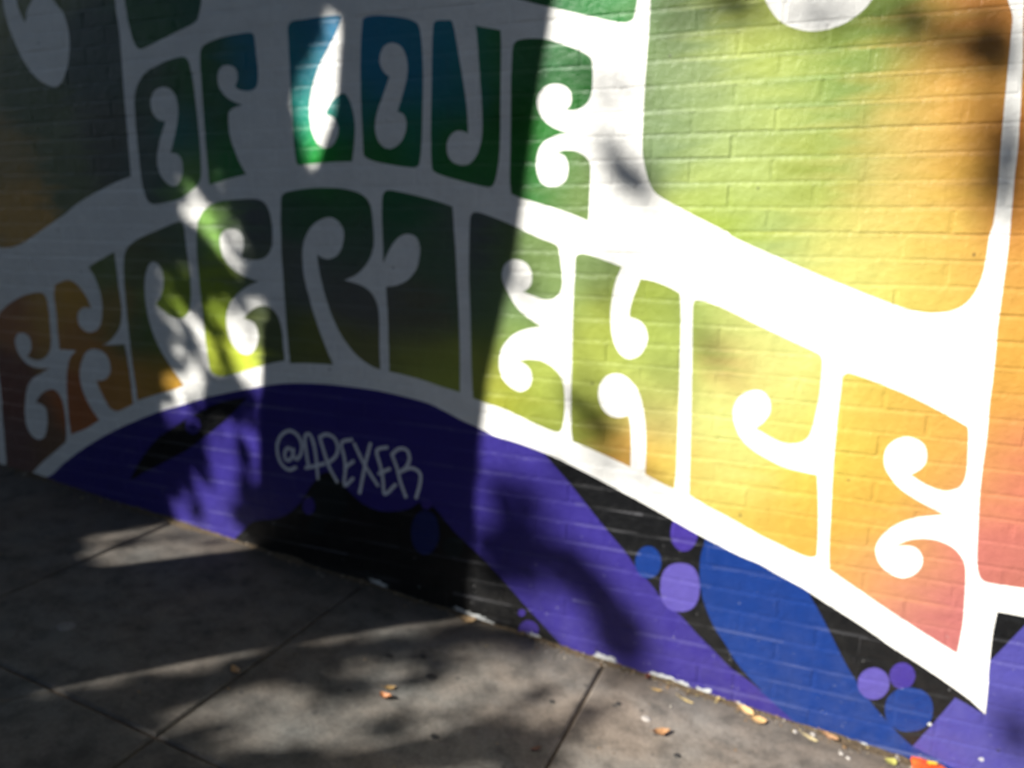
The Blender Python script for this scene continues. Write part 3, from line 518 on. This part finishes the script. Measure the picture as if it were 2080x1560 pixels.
# ------------------------------------------------------------------ street tree behind the camera, its shade falls on wall and pavement
tz36, TX = math.tan(SUN_EL), math.tan(SUN_AZ)
def along(u, v, d):                          # the point at ground distance d towards the sun from wall point (u, v)
    return Vector((u - math.sin(SUN_AZ)*d, -math.cos(SUN_AZ)*d, v + tz36*d))
tree = tag(empty('street_tree', (TREE.x, TREE.y, gz(TREE.x))), 'broad street tree with a thick trunk standing by the kerb', 'tree')
TO = Vector(tree.location)
def tube(path, rad, n=14, wob=.06, seed=0):
    rr = np.random.RandomState(seed); V, F = [], []
    ph = rr.uniform(0, 6.28, 4)
    for i, (p, r) in enumerate(zip(path, rad)):
        d = (path[min(i+1, len(path)-1)] - path[max(i-1, 0)]).normalized()
        a = d.orthogonal().normalized() if abs(d.z) < .9 else Vector((1, 0, 0)); a = (a - d*a.dot(d)).normalized(); b = d.cross(a)
        for k in range(n):
            t = 2*math.pi*k/n
            q = r*(1 + wob*math.sin(3*t+ph[0]+i*.3) + wob*.6*math.sin(5*t+ph[1]-i*.5))
            V.append(p + a*math.cos(t)*q + b*math.sin(t)*q)
    for i in range(len(path)-1):
        for k in range(n):
            F.append((i*n+k, i*n+(k+1) % n, (i+1)*n+(k+1) % n, (i+1)*n+k))
    F.append(tuple(range(n))[::-1]); F.append(tuple((len(path)-1)*n+k for k in range(n)))
    return [tuple(v - TO) for v in V], F
C37 = math.cos(SUN_AZ)
prof = [(-2.95, -1.66, 1.08), (-2.6, -1.665, .93), (-2.0, -1.66, .90), (-1.5, -1.655, .88), (-1.0, -1.64, .89), (-.5, -1.585, .92), (0., -1.54, .90), (.4, -1.425, .78), (.8, -1.29, .70), (1.2, -1.235, .705), (1.7, -1.15, .70), (2.2, -1.06, .68)]
path = [along(u, z, 3.2) for z, u, wd in prof]; rad = [wd*C37/2 for _, _, wd in prof]
V, F = tube(path, rad, 20, .02, 3)
link('trunk', mesh('trunk', V, F, smooth=True), M_BARK, tree)
for k, (du, dv, dd) in enumerate([(-2.2, 2.2, 1.2), (.9, 2.6, .6), (-3.0, 1.4, -.4), (-.9, 3.4, 2.6), (1.9, 2.9, 1.6)]):
    pth = [along(-1.03+du*t*t, 1.9+dv*t+.5*max(0, .3-t), 3.2+dd*t) for t in (0, .2, .4, .6, .8, 1., 1.25)]
    V, F = tube(pth, [.23, .19, .15, .12, .09, .06, .03], 10, .08, k)
    link('limb', mesh('limb', V, F, smooth=True), M_BARK, tree)

LIT = [[(-1.590,1.261),(-1.601,1.053),(-1.631,0.959),(-1.670,0.830),(-1.714,0.788),(-1.749,0.840),(-1.785,0.965),(-1.794,1.063),(-1.712,1.185),(-1.658,1.267)],
       [(-2.359,0.754),(-2.142,0.755),(-2.094,0.680),(-2.188,0.617),(-2.084,0.591),(-2.029,0.483),(-2.111,0.441),(-2.171,0.535),(-2.254,0.552),(-2.288,0.644),(-2.350,0.662)],
       [(-2.490,0.452),(-2.331,0.438),(-2.347,0.255),(-2.459,0.239),(-2.534,0.353)],
       [(-2.212,0.319),(-2.010,0.319),(-1.970,0.210),(-2.002,0.066),(-2.160,0.047),(-2.288,0.062),(-2.265,0.269)],
       [(-2.472,0.238),(-2.318,0.178),(-2.330,0.049),(-2.413,0.093)],
       [(-2.512,-0.027),(-2.332,0.019),(-2.339,-0.113),(-2.501,-0.188)],
       [(-2.112,0.096),(-1.976,0.106),(-1.972,-0.018),(-2.072,-0.017)],
       [(-2.304,-0.191),(-2.000,-0.088),(-2.005,-0.352),(-2.166,-0.375),(-2.301,-0.314)],
       [(-2.385,-0.377),(-2.188,-0.337),(-2.166,-0.441),(-2.257,-0.560),(-2.133,-0.620),(-2.264,-0.658),(-2.510,-0.640),(-2.501,-0.497),(-2.331,-0.508)],
       [(-2.087,-0.658),(-2.061,-0.906),(-2.082,-1.003),(-2.209,-0.977),(-2.295,-0.925),(-2.212,-0.798),(-2.131,-0.660)],
       [(-2.410,-0.899),(-2.454,-0.722),(-2.454,-0.635),(-2.235,-0.654),(-2.228,-0.727),(-2.324,-0.893)]]
BLOBS = [(-0.625,0.787,0.086,-0.111,-0.038,-0.025,0.8),
         (-0.679,1.032,0.087,-0.019,-0.008,-0.047,0.45),
         (-0.334,1.215,0.09,-0.009,0.003,-0.046,0.7),
         (-0.084,1.18,0.106,-0.01,0.005,-0.049,0.7),
         (0.08,1.153,0.101,-0.054,-0.015,-0.041,0.6),
         (0.221,1.062,0.108,-0.07,-0.026,-0.059,0.28),
         (0.306,1.1,0.056,-0.004,0.016,-0.137,0.6),
         (0.324,0.812,0.038,-0.008,-0.005,-0.117,0.6),
         (0.281,0.765,0.053,0,0.006,-0.054,0.3),
         (0.369,0.788,0.041,-0.001,0.018,-0.156,0.65),
         (-0.507,1.192,0.082,-0.007,0.002,-0.039,0.35),
         (-0.577,0.536,0.096,-0.04,-0.013,-0.029,0.3),
         (-0.654,0.564,0.051,-0.017,-0.012,-0.035,0.25),
         (-0.882,0.386,0.083,-0.049,-0.021,-0.029,0.35),
         (-0.968,0.464,0.037,0.002,0,-0.063,0.4),
         (-0.689,0.451,0.039,-0.012,-0.009,-0.026,0.35),
         (-0.698,0.014,0.057,-0.041,-0.046,-0.062,0.6),
         (-0.718,0.132,0.032,-0.034,-0.056,-0.052,0.3),
         (-0.669,-0.122,0.187,-0.074,-0.022,-0.046,0.3),
         (-0.772,0.27,0.03,0.002,0.002,-0.047,0.3),
         (-0.342,0.262,0.046,-0.029,-0.014,-0.023,0.45),
         (-0.38,0.296,0.02,0.001,0.004,-0.074,0.4),
         (-0.649,0.43,0.034,0.002,0.003,-0.067,0.25),
         (-0.481,0.107,0.029,-0.014,-0.042,-0.086,0.2),
         (-0.931,-0.295,0.124,-0.081,-0.052,-0.069,0.6),
         (-0.965,-0.478,0.105,-0.083,-0.078,-0.092,0.95),
         (-0.839,-0.438,0.07,-0.068,-0.04,-0.041,0.6),
         (-0.714,-0.538,0.124,-0.123,-0.044,-0.048,0.9),
         (-0.572,-0.703,0.078,-0.077,-0.056,-0.065,0.9),
         (0.558,-0.726,0.033,-0.006,-0.014,-0.091,0.7),
         (-0.776,-0.169,0.092,-0.03,-0.01,-0.023,0.2),
         (-0.967,-0.823,0.114,0.052,0.072,-0.059,0.95),
         (-1.046,-1.076,0.06,0.152,0.072,-0.048,0.85),
         (-1.07,-1.25,0.024,0.097,0.075,-0.044,0.8),
         (-0.87,-1.02,0.054,0.089,0.043,-0.031,0.6),
         (-1.017,-1.405,0.026,0.047,0.059,-0.034,0.75),
         (-1.012,-1.619,0.026,0.09,0.092,-0.044,0.95),
         (-1.136,-1.648,0.034,0.029,0.093,-0.046,0.8),
         (-0.951,-1.53,-0.019,0.049,0.054,-0.025,0.4),
         (-1.045,-1.452,0.04,0.094,0.069,-0.037,0.65),
         (-1.035,-1.542,0.044,0.156,0.112,-0.056,0.6),
         (-1.106,-1.47,0.042,0.165,0.054,-0.027,0.6),
         (-0.949,-1.741,0.05,0.04,0.143,-0.071,0.8),
         (-1.024,-1.279,0.036,0.139,0.068,-0.039,0.6),
         (-1.03,-1.215,0.036,0.113,0.069,-0.042,0.8),
         (-0.871,-1.677,0.054,0.086,0.074,-0.038,0.85),
         (-1.017,-1.728,0.033,0.027,0.149,-0.073,0.85),
         (-0.768,-1.562,-0.018,0.059,0.035,-0.016,0.7),
         (-0.94,-1.274,0.028,0.062,0.042,-0.025,0.7),
         (-0.78,-1.133,0.035,0.052,0.052,-0.037,0.5),
         (-0.57,-1.348,0.001,0.058,0.054,-0.033,0.6),
         (-0.381,-1.287,0.006,0.089,0.06,-0.04,0.7),
         (-0.278,-1.358,0.078,0.06,0.041,-0.032,0.7),
         (-0.441,-1.485,0.074,0.057,0.05,-0.036,0.9),
         (-1.167,-1.189,0.018,0.051,0.047,-0.027,0.8),
         (-0.98,-0.963,0.044,0.078,0.046,-0.032,0.85),
         (-0.859,-0.791,0.053,0.008,0.037,-0.034,0.8),
         (-0.844,-1.257,0.029,0.052,0.067,-0.043,0.7),
         (-0.495,-1.152,-0.027,0.121,0.04,-0.026,0.6),
         (-0.4,-1.421,0.067,0.147,0.072,-0.05,0.9),
         (-0.556,-1.574,0.057,0.083,0.061,-0.037,0.8),
         (-0.742,-1.671,0.038,0.096,0.061,-0.032,0.9),
         (-0.86,-1.749,0.078,0.062,0.061,-0.03,0.8),
         (-0.294,-1.217,-0.074,0.16,0.051,-0.029,0.7),
         (-0.681,-0.952,0.03,0.026,0.034,-0.028,0.4),
         (-0.486,-0.902,0.077,0.021,0.04,-0.04,0.5),
         (-0.209,-1.321,-0.037,0.107,0.04,-0.024,0.7),
         (-0.76,-1.373,0.019,0.017,0.032,-0.019,0.3),
         (-0.55,-1.197,0,0.064,0.036,-0.024,0.5),
         (-0.817,-0.866,0.077,0.013,0.046,-0.042,0.7),
         (-0.397,-1.07,-0.025,0.064,0.048,-0.03,0.4),
         (-0.26,-0.915,0.056,0.012,0.03,-0.032,0.3)]
LITP = [np.array(p) for p in LIT]
LEAK = [1., .935, .88, .93, .87, .97, .96, .94, .985, 1., .95]                     # how open each gap in the crown is
def near_lit(u, v, m):
    for p, lk in zip(LITP, LEAK):
        if lk < 1 and rr.rand() > lk: continue
        if p[:, 0].min()-m > u or p[:, 0].max()+m < u or p[:, 1].min()-m > v or p[:, 1].max()+m < v: continue
        if inside(p, u, v): return True
        a = p; b = np.roll(p, -1, 0); ab = b-a; ap = np.array((u, v))-a
        t = np.clip((ap*ab).sum(1)/((ab*ab).sum(1)+1e-9), 0, 1)
        if (np.linalg.norm(ap-ab*t[:, None], axis=1) < m).any(): return True
    return False
LV, LF = [], []
def leaf(p, size, rr):
    # long axis and width mostly facing the light, with a random tilt and a fold down the midrib
    n = (L + Vector(rr.normal(0, .55, 3))).normalized(); a = n.orthogonal().normalized()
    a = Matrix.Rotation(rr.uniform(0, 6.28), 3, n) @ a; b = n.cross(a)
    s = size*rr.uniform(.8, 1.2); wv = s*.36; k = len(LV)
    LV.extend(tuple(q - TO) for q in (p-a*s*.5, p-a*s*.12+b*wv*.8-n*s*.06, p+a*s*.18+b*wv*.7-n*s*.06, p+a*s*.55, p+a*s*.18-b*wv*.7-n*s*.06, p-a*s*.12-b*wv*.8-n*s*.06))
    LF.append((k, k+1, k+2, k+3)); LF.append((k, k+3, k+4, k+5))
rr = np.random.RandomState(21)
def trunk_left(v): return np.interp(v, [-3, -1.0, -.34, 0, 1.05, 2.2], [-2.1, -2.09, -2.03, -1.985, -1.60, -1.45])
n = 0
while n < 62000:                              # the dense side of the crown
    u, v = rr.uniform(-5.4, -1.5), rr.uniform(-2.4, 2.7)
    if u > trunk_left(v) + .22: continue
    n += 1
    s = rr.uniform(.075, .11)
    if near_lit(u, v, s*.40): continue
    d = max(4.2, (2.7-v)/tz36*.62) + rr.gamma(2., .9)
    leaf(along(u, v, d), s, rr)
for (cx, cz, ax, az, bx, bz, op) in BLOBS:   # sprays that reach out over the pavement
    area = math.pi*abs(ax*bz-az*bx)
    m = max(2, int(area*-math.log(max(1-op, .03))/(.0017)*2.0))
    for _ in range(m):
        r_ = math.sqrt(rr.rand())*(1+.25*rr.normal()); t = rr.uniform(0, 6.283)
        u = cx + r_*(ax*math.cos(t)+bx*math.sin(t)); v = cz + r_*(az*math.cos(t)+bz*math.sin(t))
        d = rr.uniform(7.5, 12.0) if v > -1.0 else rr.uniform(5.8, 8.5)
        leaf(along(u, v, d), rr.uniform(.055, .08), rr)
for _ in range(66000):                            # top of the crown, out of view, added to block overhead sky light
    th, q = rr.uniform(0, 6.283), math.sqrt(rr.rand())
    p = Vector((TREE.x+1.2+5.6*q*math.cos(th), TREE.y-.4+4.6*q*math.sin(th), 4.6 + rr.gamma(2., .8)))
    v = p.z + p.y/C37*tz36; u = p.x - p.y*TX
    if v < 2.3+.15*abs(rr.normal()) and not (u < trunk_left(v) and not near_lit(u, v, .06)): continue
    leaf(p, rr.uniform(.11, .16), rr)
link('crown', mesh('crown', LV, LF), M_LEAF, tree)

# ------------------------------------------------------------------ unseen houses across the street, added to close off the low sky
M_STUC = simple('added_house_stucco', (.16, .15, .14), .9, .15, 4)
M_GLAS = simple('added_house_glass', (.02, .025, .03), .12, .1, 3, .05)
M_TRIM = simple('added_house_trim', (.3, .3, .29), .6, .1, 8)
for hx0, hx1, hh, lab in ((-33, -17.2, 10.5, 'unseen, added wide grey stucco house across the street, furthest uphill'), (-17, -3.2, 11.4, 'unseen, added tall grey stucco house across the street behind the tree'), (-3, 15, 9.6, 'unseen, added long grey stucco house across the street, furthest downhill')):
    cx = (hx0+hx1)/2; z0 = gz(cx)
    hs = tag(empty('house', (cx, -15, z0)), lab, 'house', 'unseen houses added across the street')
    v, f = box(hx0-cx, hx1-cx, -9, 0, -2, hh); link('wall', mesh('wall', v, f), M_STUC, hs)  # wall of the unseen, added house
    v, f = box(hx0-cx-.1, hx1-cx+.1, .004, .4, hh-.5, hh+.15); link('added_house_cornice', mesh('added_house_cornice', v, f), M_TRIM, hs)
    nw = int((hx1-hx0)//2.6)
    vf = box(-.62, .62, .004, .07, -.95, .95); mf = mesh('window_frame', *vf)
    vp = box(-.52, .52, .074, .085, -.85, .85); mp = mesh('pane', *vp)
    for fl in range(3):
        for k in range(nw):
            wx = hx0-cx+(k+.5)*(hx1-hx0)/nw
            fr = link('window_frame', mf, M_TRIM, hs, (wx, 0, 1.9+fl*3.0))
            link('pane', mp, M_GLAS, fr)
# ------------------------------------------------------------------ dirt and litter at the foot of the wall
M_DIRT = simple('foot_dirt', (.085, .06, .034), .95, .5, 90, .9, .006)
M_LIT = NT('litter'); _a = M_LIT.n('ShaderNodeAttribute', attribute_name='paint'); M_LIT.l(_a.outputs['Color'], M_LIT.b.inputs['Base Color']); M_LIT.b.inputs['Roughness'].default_value = .8; M_LIT = M_LIT.m
rd = np.random.RandomState(8)
V, F = [], []; xs = np.arange(-6.0, 2.2, .02); wd = .030 + .016*np.convolve(rd.randn(len(xs)+20), np.ones(8)/8, 'same')[10:-10]*2.2
hi = .006 + .004*np.convolve(rd.randn(len(xs)+20), np.ones(5)/5, 'same')[10:-10]*1.6
for x, w_, h_ in zip(xs, wd, hi):
    w_ = max(.010, w_); h_ = max(.0015, h_)
    for t in (0, .3, .65, 1.): V.append((x, .004-t*w_, gz(x) + h_*(1-t)**1.5*(1+.25*rd.randn()) - (.0012 if t == 1 else 0)))
for i in range(len(xs)-1):
    for k in range(3): F.append((i*4+k, i*4+k+1, i*4+k+5, i*4+k+4))
tag(link('dirt', mesh('dirt', V, F, smooth=True), M_DIRT), 'brown dirt gathered along the foot of the mural wall', kind='stuff')
V, F, C = [], [], []
pal = [(.32, .20, .08), (.24, .14, .06), (.36, .28, .11), (.14, .09, .05), (.36, .31, .24), (.10, .07, .045), (.36, .33, .28)]
for i in range(950):
    x = rd.uniform(-4.6, 1.6) if i < 700 else rd.uniform(-.9, .6)
    y = -.004 - abs(rd.normal(0, .028)) if i % 6 else -rd.uniform(.02, .9)
    s = rd.uniform(.0015, .0055)*(1.6 if rd.rand() < .12 else 1); a = rd.uniform(0, 6.28); st_ = rd.uniform(.25, 1.)
    z = gz(x) + .001 + max(0, (.03+y)*.15)
    k = len(V); d1 = np.array((math.cos(a), math.sin(a), rd.normal(0, .25)))*s; d2 = np.array((-math.sin(a), math.cos(a), rd.normal(0, .3)))*s*st_
    o = np.array((x, y, z + s*.35)); top_ = o + np.array((0, 0, s*.5*rd.rand()))
    V += [tuple(o-d1), tuple(o+d2*1.1), tuple(o+d1), tuple(o-d2), tuple(top_)]
    c = np.array(pal[rd.randint(len(pal))])*rd.uniform(.7, 1.2)
    for q in ((0, 1, 4), (1, 2, 4), (2, 3, 4), (3, 0, 4)):
        F.append(tuple(k+j for j in q)); C += [(*c, 1.)]*3
tag(link('leaf_litter', mesh('leaf_litter', V, F, C), M_LIT), 'crumbs of dead leaf and grit strewn along the wall foot', kind='stuff')
# ------------------------------------------------------------------ dry leaves, each on its own
def dry_leaf(x, y, ln, wdt, rot, curl, col, label, lift=.0, roll=0., seed=0, tip=.0):
    r = np.random.RandomState(seed); V, F = [], []; n = 7; lob = r.uniform(.75, 1.2, (n+1, 2))
    for i in range(n+1):
        t = i/n; hw = wdt/2*math.sin(math.pi*min(1, t*.96+.02))**.8
        zc = curl*ln*(2*t-1)**2*.5
        for k, u in enumerate((-1., -.5, 0., .5, 1.)):
            e = lob[i, 0] if u < 0 else lob[i, 1]
            V.append(((t-.5)*ln, u*hw*e, zc + abs(u)**1.6*hw*curl*1.3 + r.normal(0, .0006)))
    for i in range(n):
        for k in range(4): F.append((i*5+k, i*5+k+1, i*5+k+6, i*5+k+5))
    m0 = len(V)                                # stalk
    for q in ((-.5, 0), (-.72, .004)):
        for dy, dz in ((-.0008, 0), (.0008, 0), (0, .0014)): V.append((q[0]*ln, dy, dz + curl*ln*.5 + q[1]))
    for k in range(3): F.append((m0+k, m0+(k+1) % 3, m0+3+(k+1) % 3, m0+3+k))
    z0 = min(v[2] for v in V); V = [(a, b, c-z0+.0012) for a, b, c in V]
    me = mesh('dry_leaf', V, F, smooth=True)
    o = link('dry_leaf', me, leafmat('dry_leaf_%d' % seed, tuple(c*.75 for c in col), tuple(min(1, c*1.2) for c in col)))
    o.location = (x, y, gz(x)+lift); o.rotation_euler = (roll, tip + math.atan(-GS), rot)
    tag(o, label, 'leaf', 'dry leaves fallen on the pavement'); return o
dry_leaf(-1.581, -.675, .062, .026, 2.6, .35, (.34, .20, .09), 'tan curled leaf lying on the joint between two dark slabs', seed=1)
dry_leaf(-1.150, -.505, .036, .020, .6, .4, (.50, .32, .12), 'small yellowish leaf beside the dark leaf, mid pavement', seed=2)
dry_leaf(-1.135, -.550, .042, .026, 2.9, .7, (.42, .17, .06), 'orange brown leaf curled up in the middle of the pavement', seed=3)
dry_leaf(-1.118, -.034, .058, .026, .45, .5, (.36, .24, .12), 'tan leaf leaning by the white scuff at the black wall foot', seed=4, lift=.004, roll=.5)
dry_leaf(-.372, -.275, .056, .032, .75, .45, (.36, .19, .085), 'brown curled leaf lying alone on the sunny slab', seed=5)
dry_leaf(-.158, -.034, .055, .034, -.5, .35, (.66, .44, .20), 'pale tan leaf at the wall foot below the blue paint', seed=6, lift=.003)
dry_leaf(-.118, -.058, .050, .036, .3, .3, (.56, .35, .15), 'broad tan leaf touching the pale leaf by the wall', seed=7)
dry_leaf(-.477, -.020, .030, .018, 1.4, .6, (.45, .13, .06), 'small reddish leaf standing against the purple wall foot', seed=8, lift=.004, roll=.9)
dry_leaf(-.335, -.075, .050, .012, -.25, .15, (.50, .38, .16), 'thin straw coloured leaf below the purple wall', seed=9)
dry_leaf(-.667, -.523, .034, .016, 1.0, .3, (.20, .09, .05), 'dark red leaf beside the pavement joint at the bottom edge', seed=10)
dry_leaf(.031, -.056, .050, .014, -.4, .2, (.55, .45, .24), 'narrow cream leaf under the blue wall foot', seed=11)
dry_leaf(.085, -.026, .052, .026, -.3, .3, (.36, .20, .10), 'reddish brown leaf tucked under the blue paint', seed=12, lift=.004)
dry_leaf(.255, -.045, .040, .030, .9, .25, (.40, .38, .10), 'yellow green leaf beside the orange wrapper', seed=13)
dry_leaf(-.430, -.070, .035, .015, .2, .2, (.48, .32, .12), 'short yellow leaf near the purple wall foot', seed=14)
# ------------------------------------------------------------------ gum, chips, wrapper
M_GUM = simple('old_gum', (.022, .021, .02), .7, .3, 80, .3, .001); M_FAINT = simple('faint_gum', (.15, .145, .14), .8, .3, 80, .3, .001); M_PALE = simple('pale_gum', (.40, .37, .34), .7, .2, 80, .3, .001)
def gum(x, y, r_, mat, label, name='gum_spot', cat='gum', group='old gum spots on the pavement', seed=0, h=.0025):
    r = np.random.RandomState(seed); n = 14; V, F = [], []
    rad = r_*(1+.18*np.convolve(r.randn(n), np.ones(3)/3, 'same'))
    for q, z in ((1., -.0006), (.9, h*.6), (.5, h)):
        for k in range(n):
            t = 6.2832*k/n; px_ = math.cos(t)*rad[k]*q; V.append((px_, math.sin(t)*rad[k]*q*.9, z + GS*px_))
    for b in (0, n):
        for k in range(n): F.append((b+k, b+(k+1) % n, b+n+(k+1) % n, b+n+k))
    F.append(tuple(range(2*n, 3*n)))
    tag(link(name, mesh(name, V, F, smooth=True), mat, loc=(x, y, gz(x))), label, cat, group)
gum(-1.239, -.359, .015, M_GUM, 'black gum spot on the shaded slab, left of two', seed=1)
gum(-1.146, -.303, .014, M_GUM, 'black gum spot on the shaded slab, right of two', seed=2)
gum(-1.072, -.385, .019, M_GUM, 'large dark gum smear at the edge of the sun patch', seed=3)
gum(-2.187, -.764, .030, M_FAINT, 'pale round gum spot alone in the deep shade', seed=4)
gum(-.427, -.227, .015, M_PALE, 'pale pink gum spot beside the brown leaf', seed=5)
gum(-.70, -.30, .010, M_GUM, 'little black gum spot left of the sunlit joint', seed=6)
gum(-.31, -.34, .011, M_GUM, 'little black gum spot right of the brown leaf', seed=7)
gum(-.93, -.62, .013, M_GUM, 'dark gum spot in the bottom shadow', seed=8)
gum(-.52, -.20, .010, M_GUM, 'tiny black gum spot near the top of the sunlit joint', seed=9)
gum(.120, -.078, .007, M_PALE, 'white paint chip near the bottom right wall foot, upper of two', 'paint_chip', 'chip', 'white chips near the wall foot', 10, .004)
gum(.139, -.089, .007, M_PALE, 'white paint chip near the bottom right wall foot, lower of two', 'paint_chip', 'chip', 'white chips near the wall foot', 11, .004)
gum(-.010, -.045, .007, M_PALE, 'pinkish chip lying under the blue wall', 'paint_chip', 'chip', 'white chips near the wall foot', 12, .004)
gum(.041, -.030, .007, M_PALE, 'cream chip beside the reddish brown leaf', 'paint_chip', 'chip', 'white chips near the wall foot', 13, .004)
M_RED = NT('wrapper_foil'); _p = M_RED.n('ShaderNodeTexCoord').outputs['Object']
M_RED.l(M_RED.mix(M_RED.ramp(M_RED.noise(_p, 22, 3), [(.4, 0.), (.6, 1.)]), (.62, .055, .012), (.78, .13, .02)), M_RED.b.inputs['Base Color'])
M_RED.b.inputs['Roughness'].default_value = .28; M_RED.l(M_RED.bump(M_RED.noise(_p, 40, 3), .5, .004), M_RED.b.inputs['Normal']); M_RED = M_RED.m
M_YEL = simple('wrapper_print', (.80, .52, .03), .35, .1, 30, .1)
wx, wy = .385, -.058
wrap = tag(empty('wrapper', (wx, wy, gz(wx))), 'crumpled bright orange snack wrapper with yellow print at the wall foot', 'wrapper')
V, F = [], []; nx, ny = 14, 10; rw = np.random.RandomState(2); cr = rw.normal(0, 1, (nx+1, ny+1))
def wsurf(a, b, top):
    puff = (1-abs(2*a-1)**3)*(1-abs(2*b-1)**3)
    cx_, cy_ = (a-.5)*.150, (b-.5)*.105
    i, j = int(round(a*nx)), int(round(b*ny)); n_ = cr[i, j]*.0022
    base = .002 + .020*max(0, b-.15)**1.3
    return (cx_ + cr[j % nx, i % ny]*.0015, cy_ + .006*math.sin(a*7), base + (puff*.020 + n_*(.4+puff) if top else -puff*.0015) + GS*cx_)
for top in (True, False):
    for i in range(nx+1):
        for j in range(ny+1): V.append(wsurf(i/nx, j/ny, top))
N1 = (nx+1)*(ny+1)
for i in range(nx):
    for j in range(ny):
        a = i*(ny+1)+j; q = (a, a+ny+1, a+ny+2, a+1); F.append(q); F.append(tuple(N1+t for t in q[::-1]))
link('packet', mesh('packet', V, F, smooth=True), M_RED, wrap)
V, F = [], []; pts = [(.30, .60), (.27, .70), (.285, .80), (.33, .86), (.38, .84), (.39, .76), (.35, .72), (.31, .76)]
pr = [wsurf(a, b, True) for a, b in pts]
for k, (p, (a, b)) in enumerate(zip(pr, pts)):
    d = np.array(pts[min(k+1, 7)]) - np.array(pts[max(k-1, 0)]); d = d/np.linalg.norm(d); nn = np.array((-d[1]*.0042, d[0]*.0042))
    V.append((p[0]+nn[0], p[1]+nn[1], p[2]+.0042)); V.append((p[0]-nn[0], p[1]-nn[1], p[2]+.0042)); V.append((p[0], p[1], p[2]+.0012))
for k in range(7):
    F.append((k*3, k*3+1, k*3+4, k*3+3)); F.append((k*3+1, k*3+2, k*3+5, k*3+4)); F.append((k*3+2, k*3, k*3+3, k*3+5))
link('print', mesh('print', V, F), M_YEL, wrap)

print('faces', sum(len(o.data.polygons) for o in bpy.data.objects if o.type == 'MESH'), 'cells', len(cells))
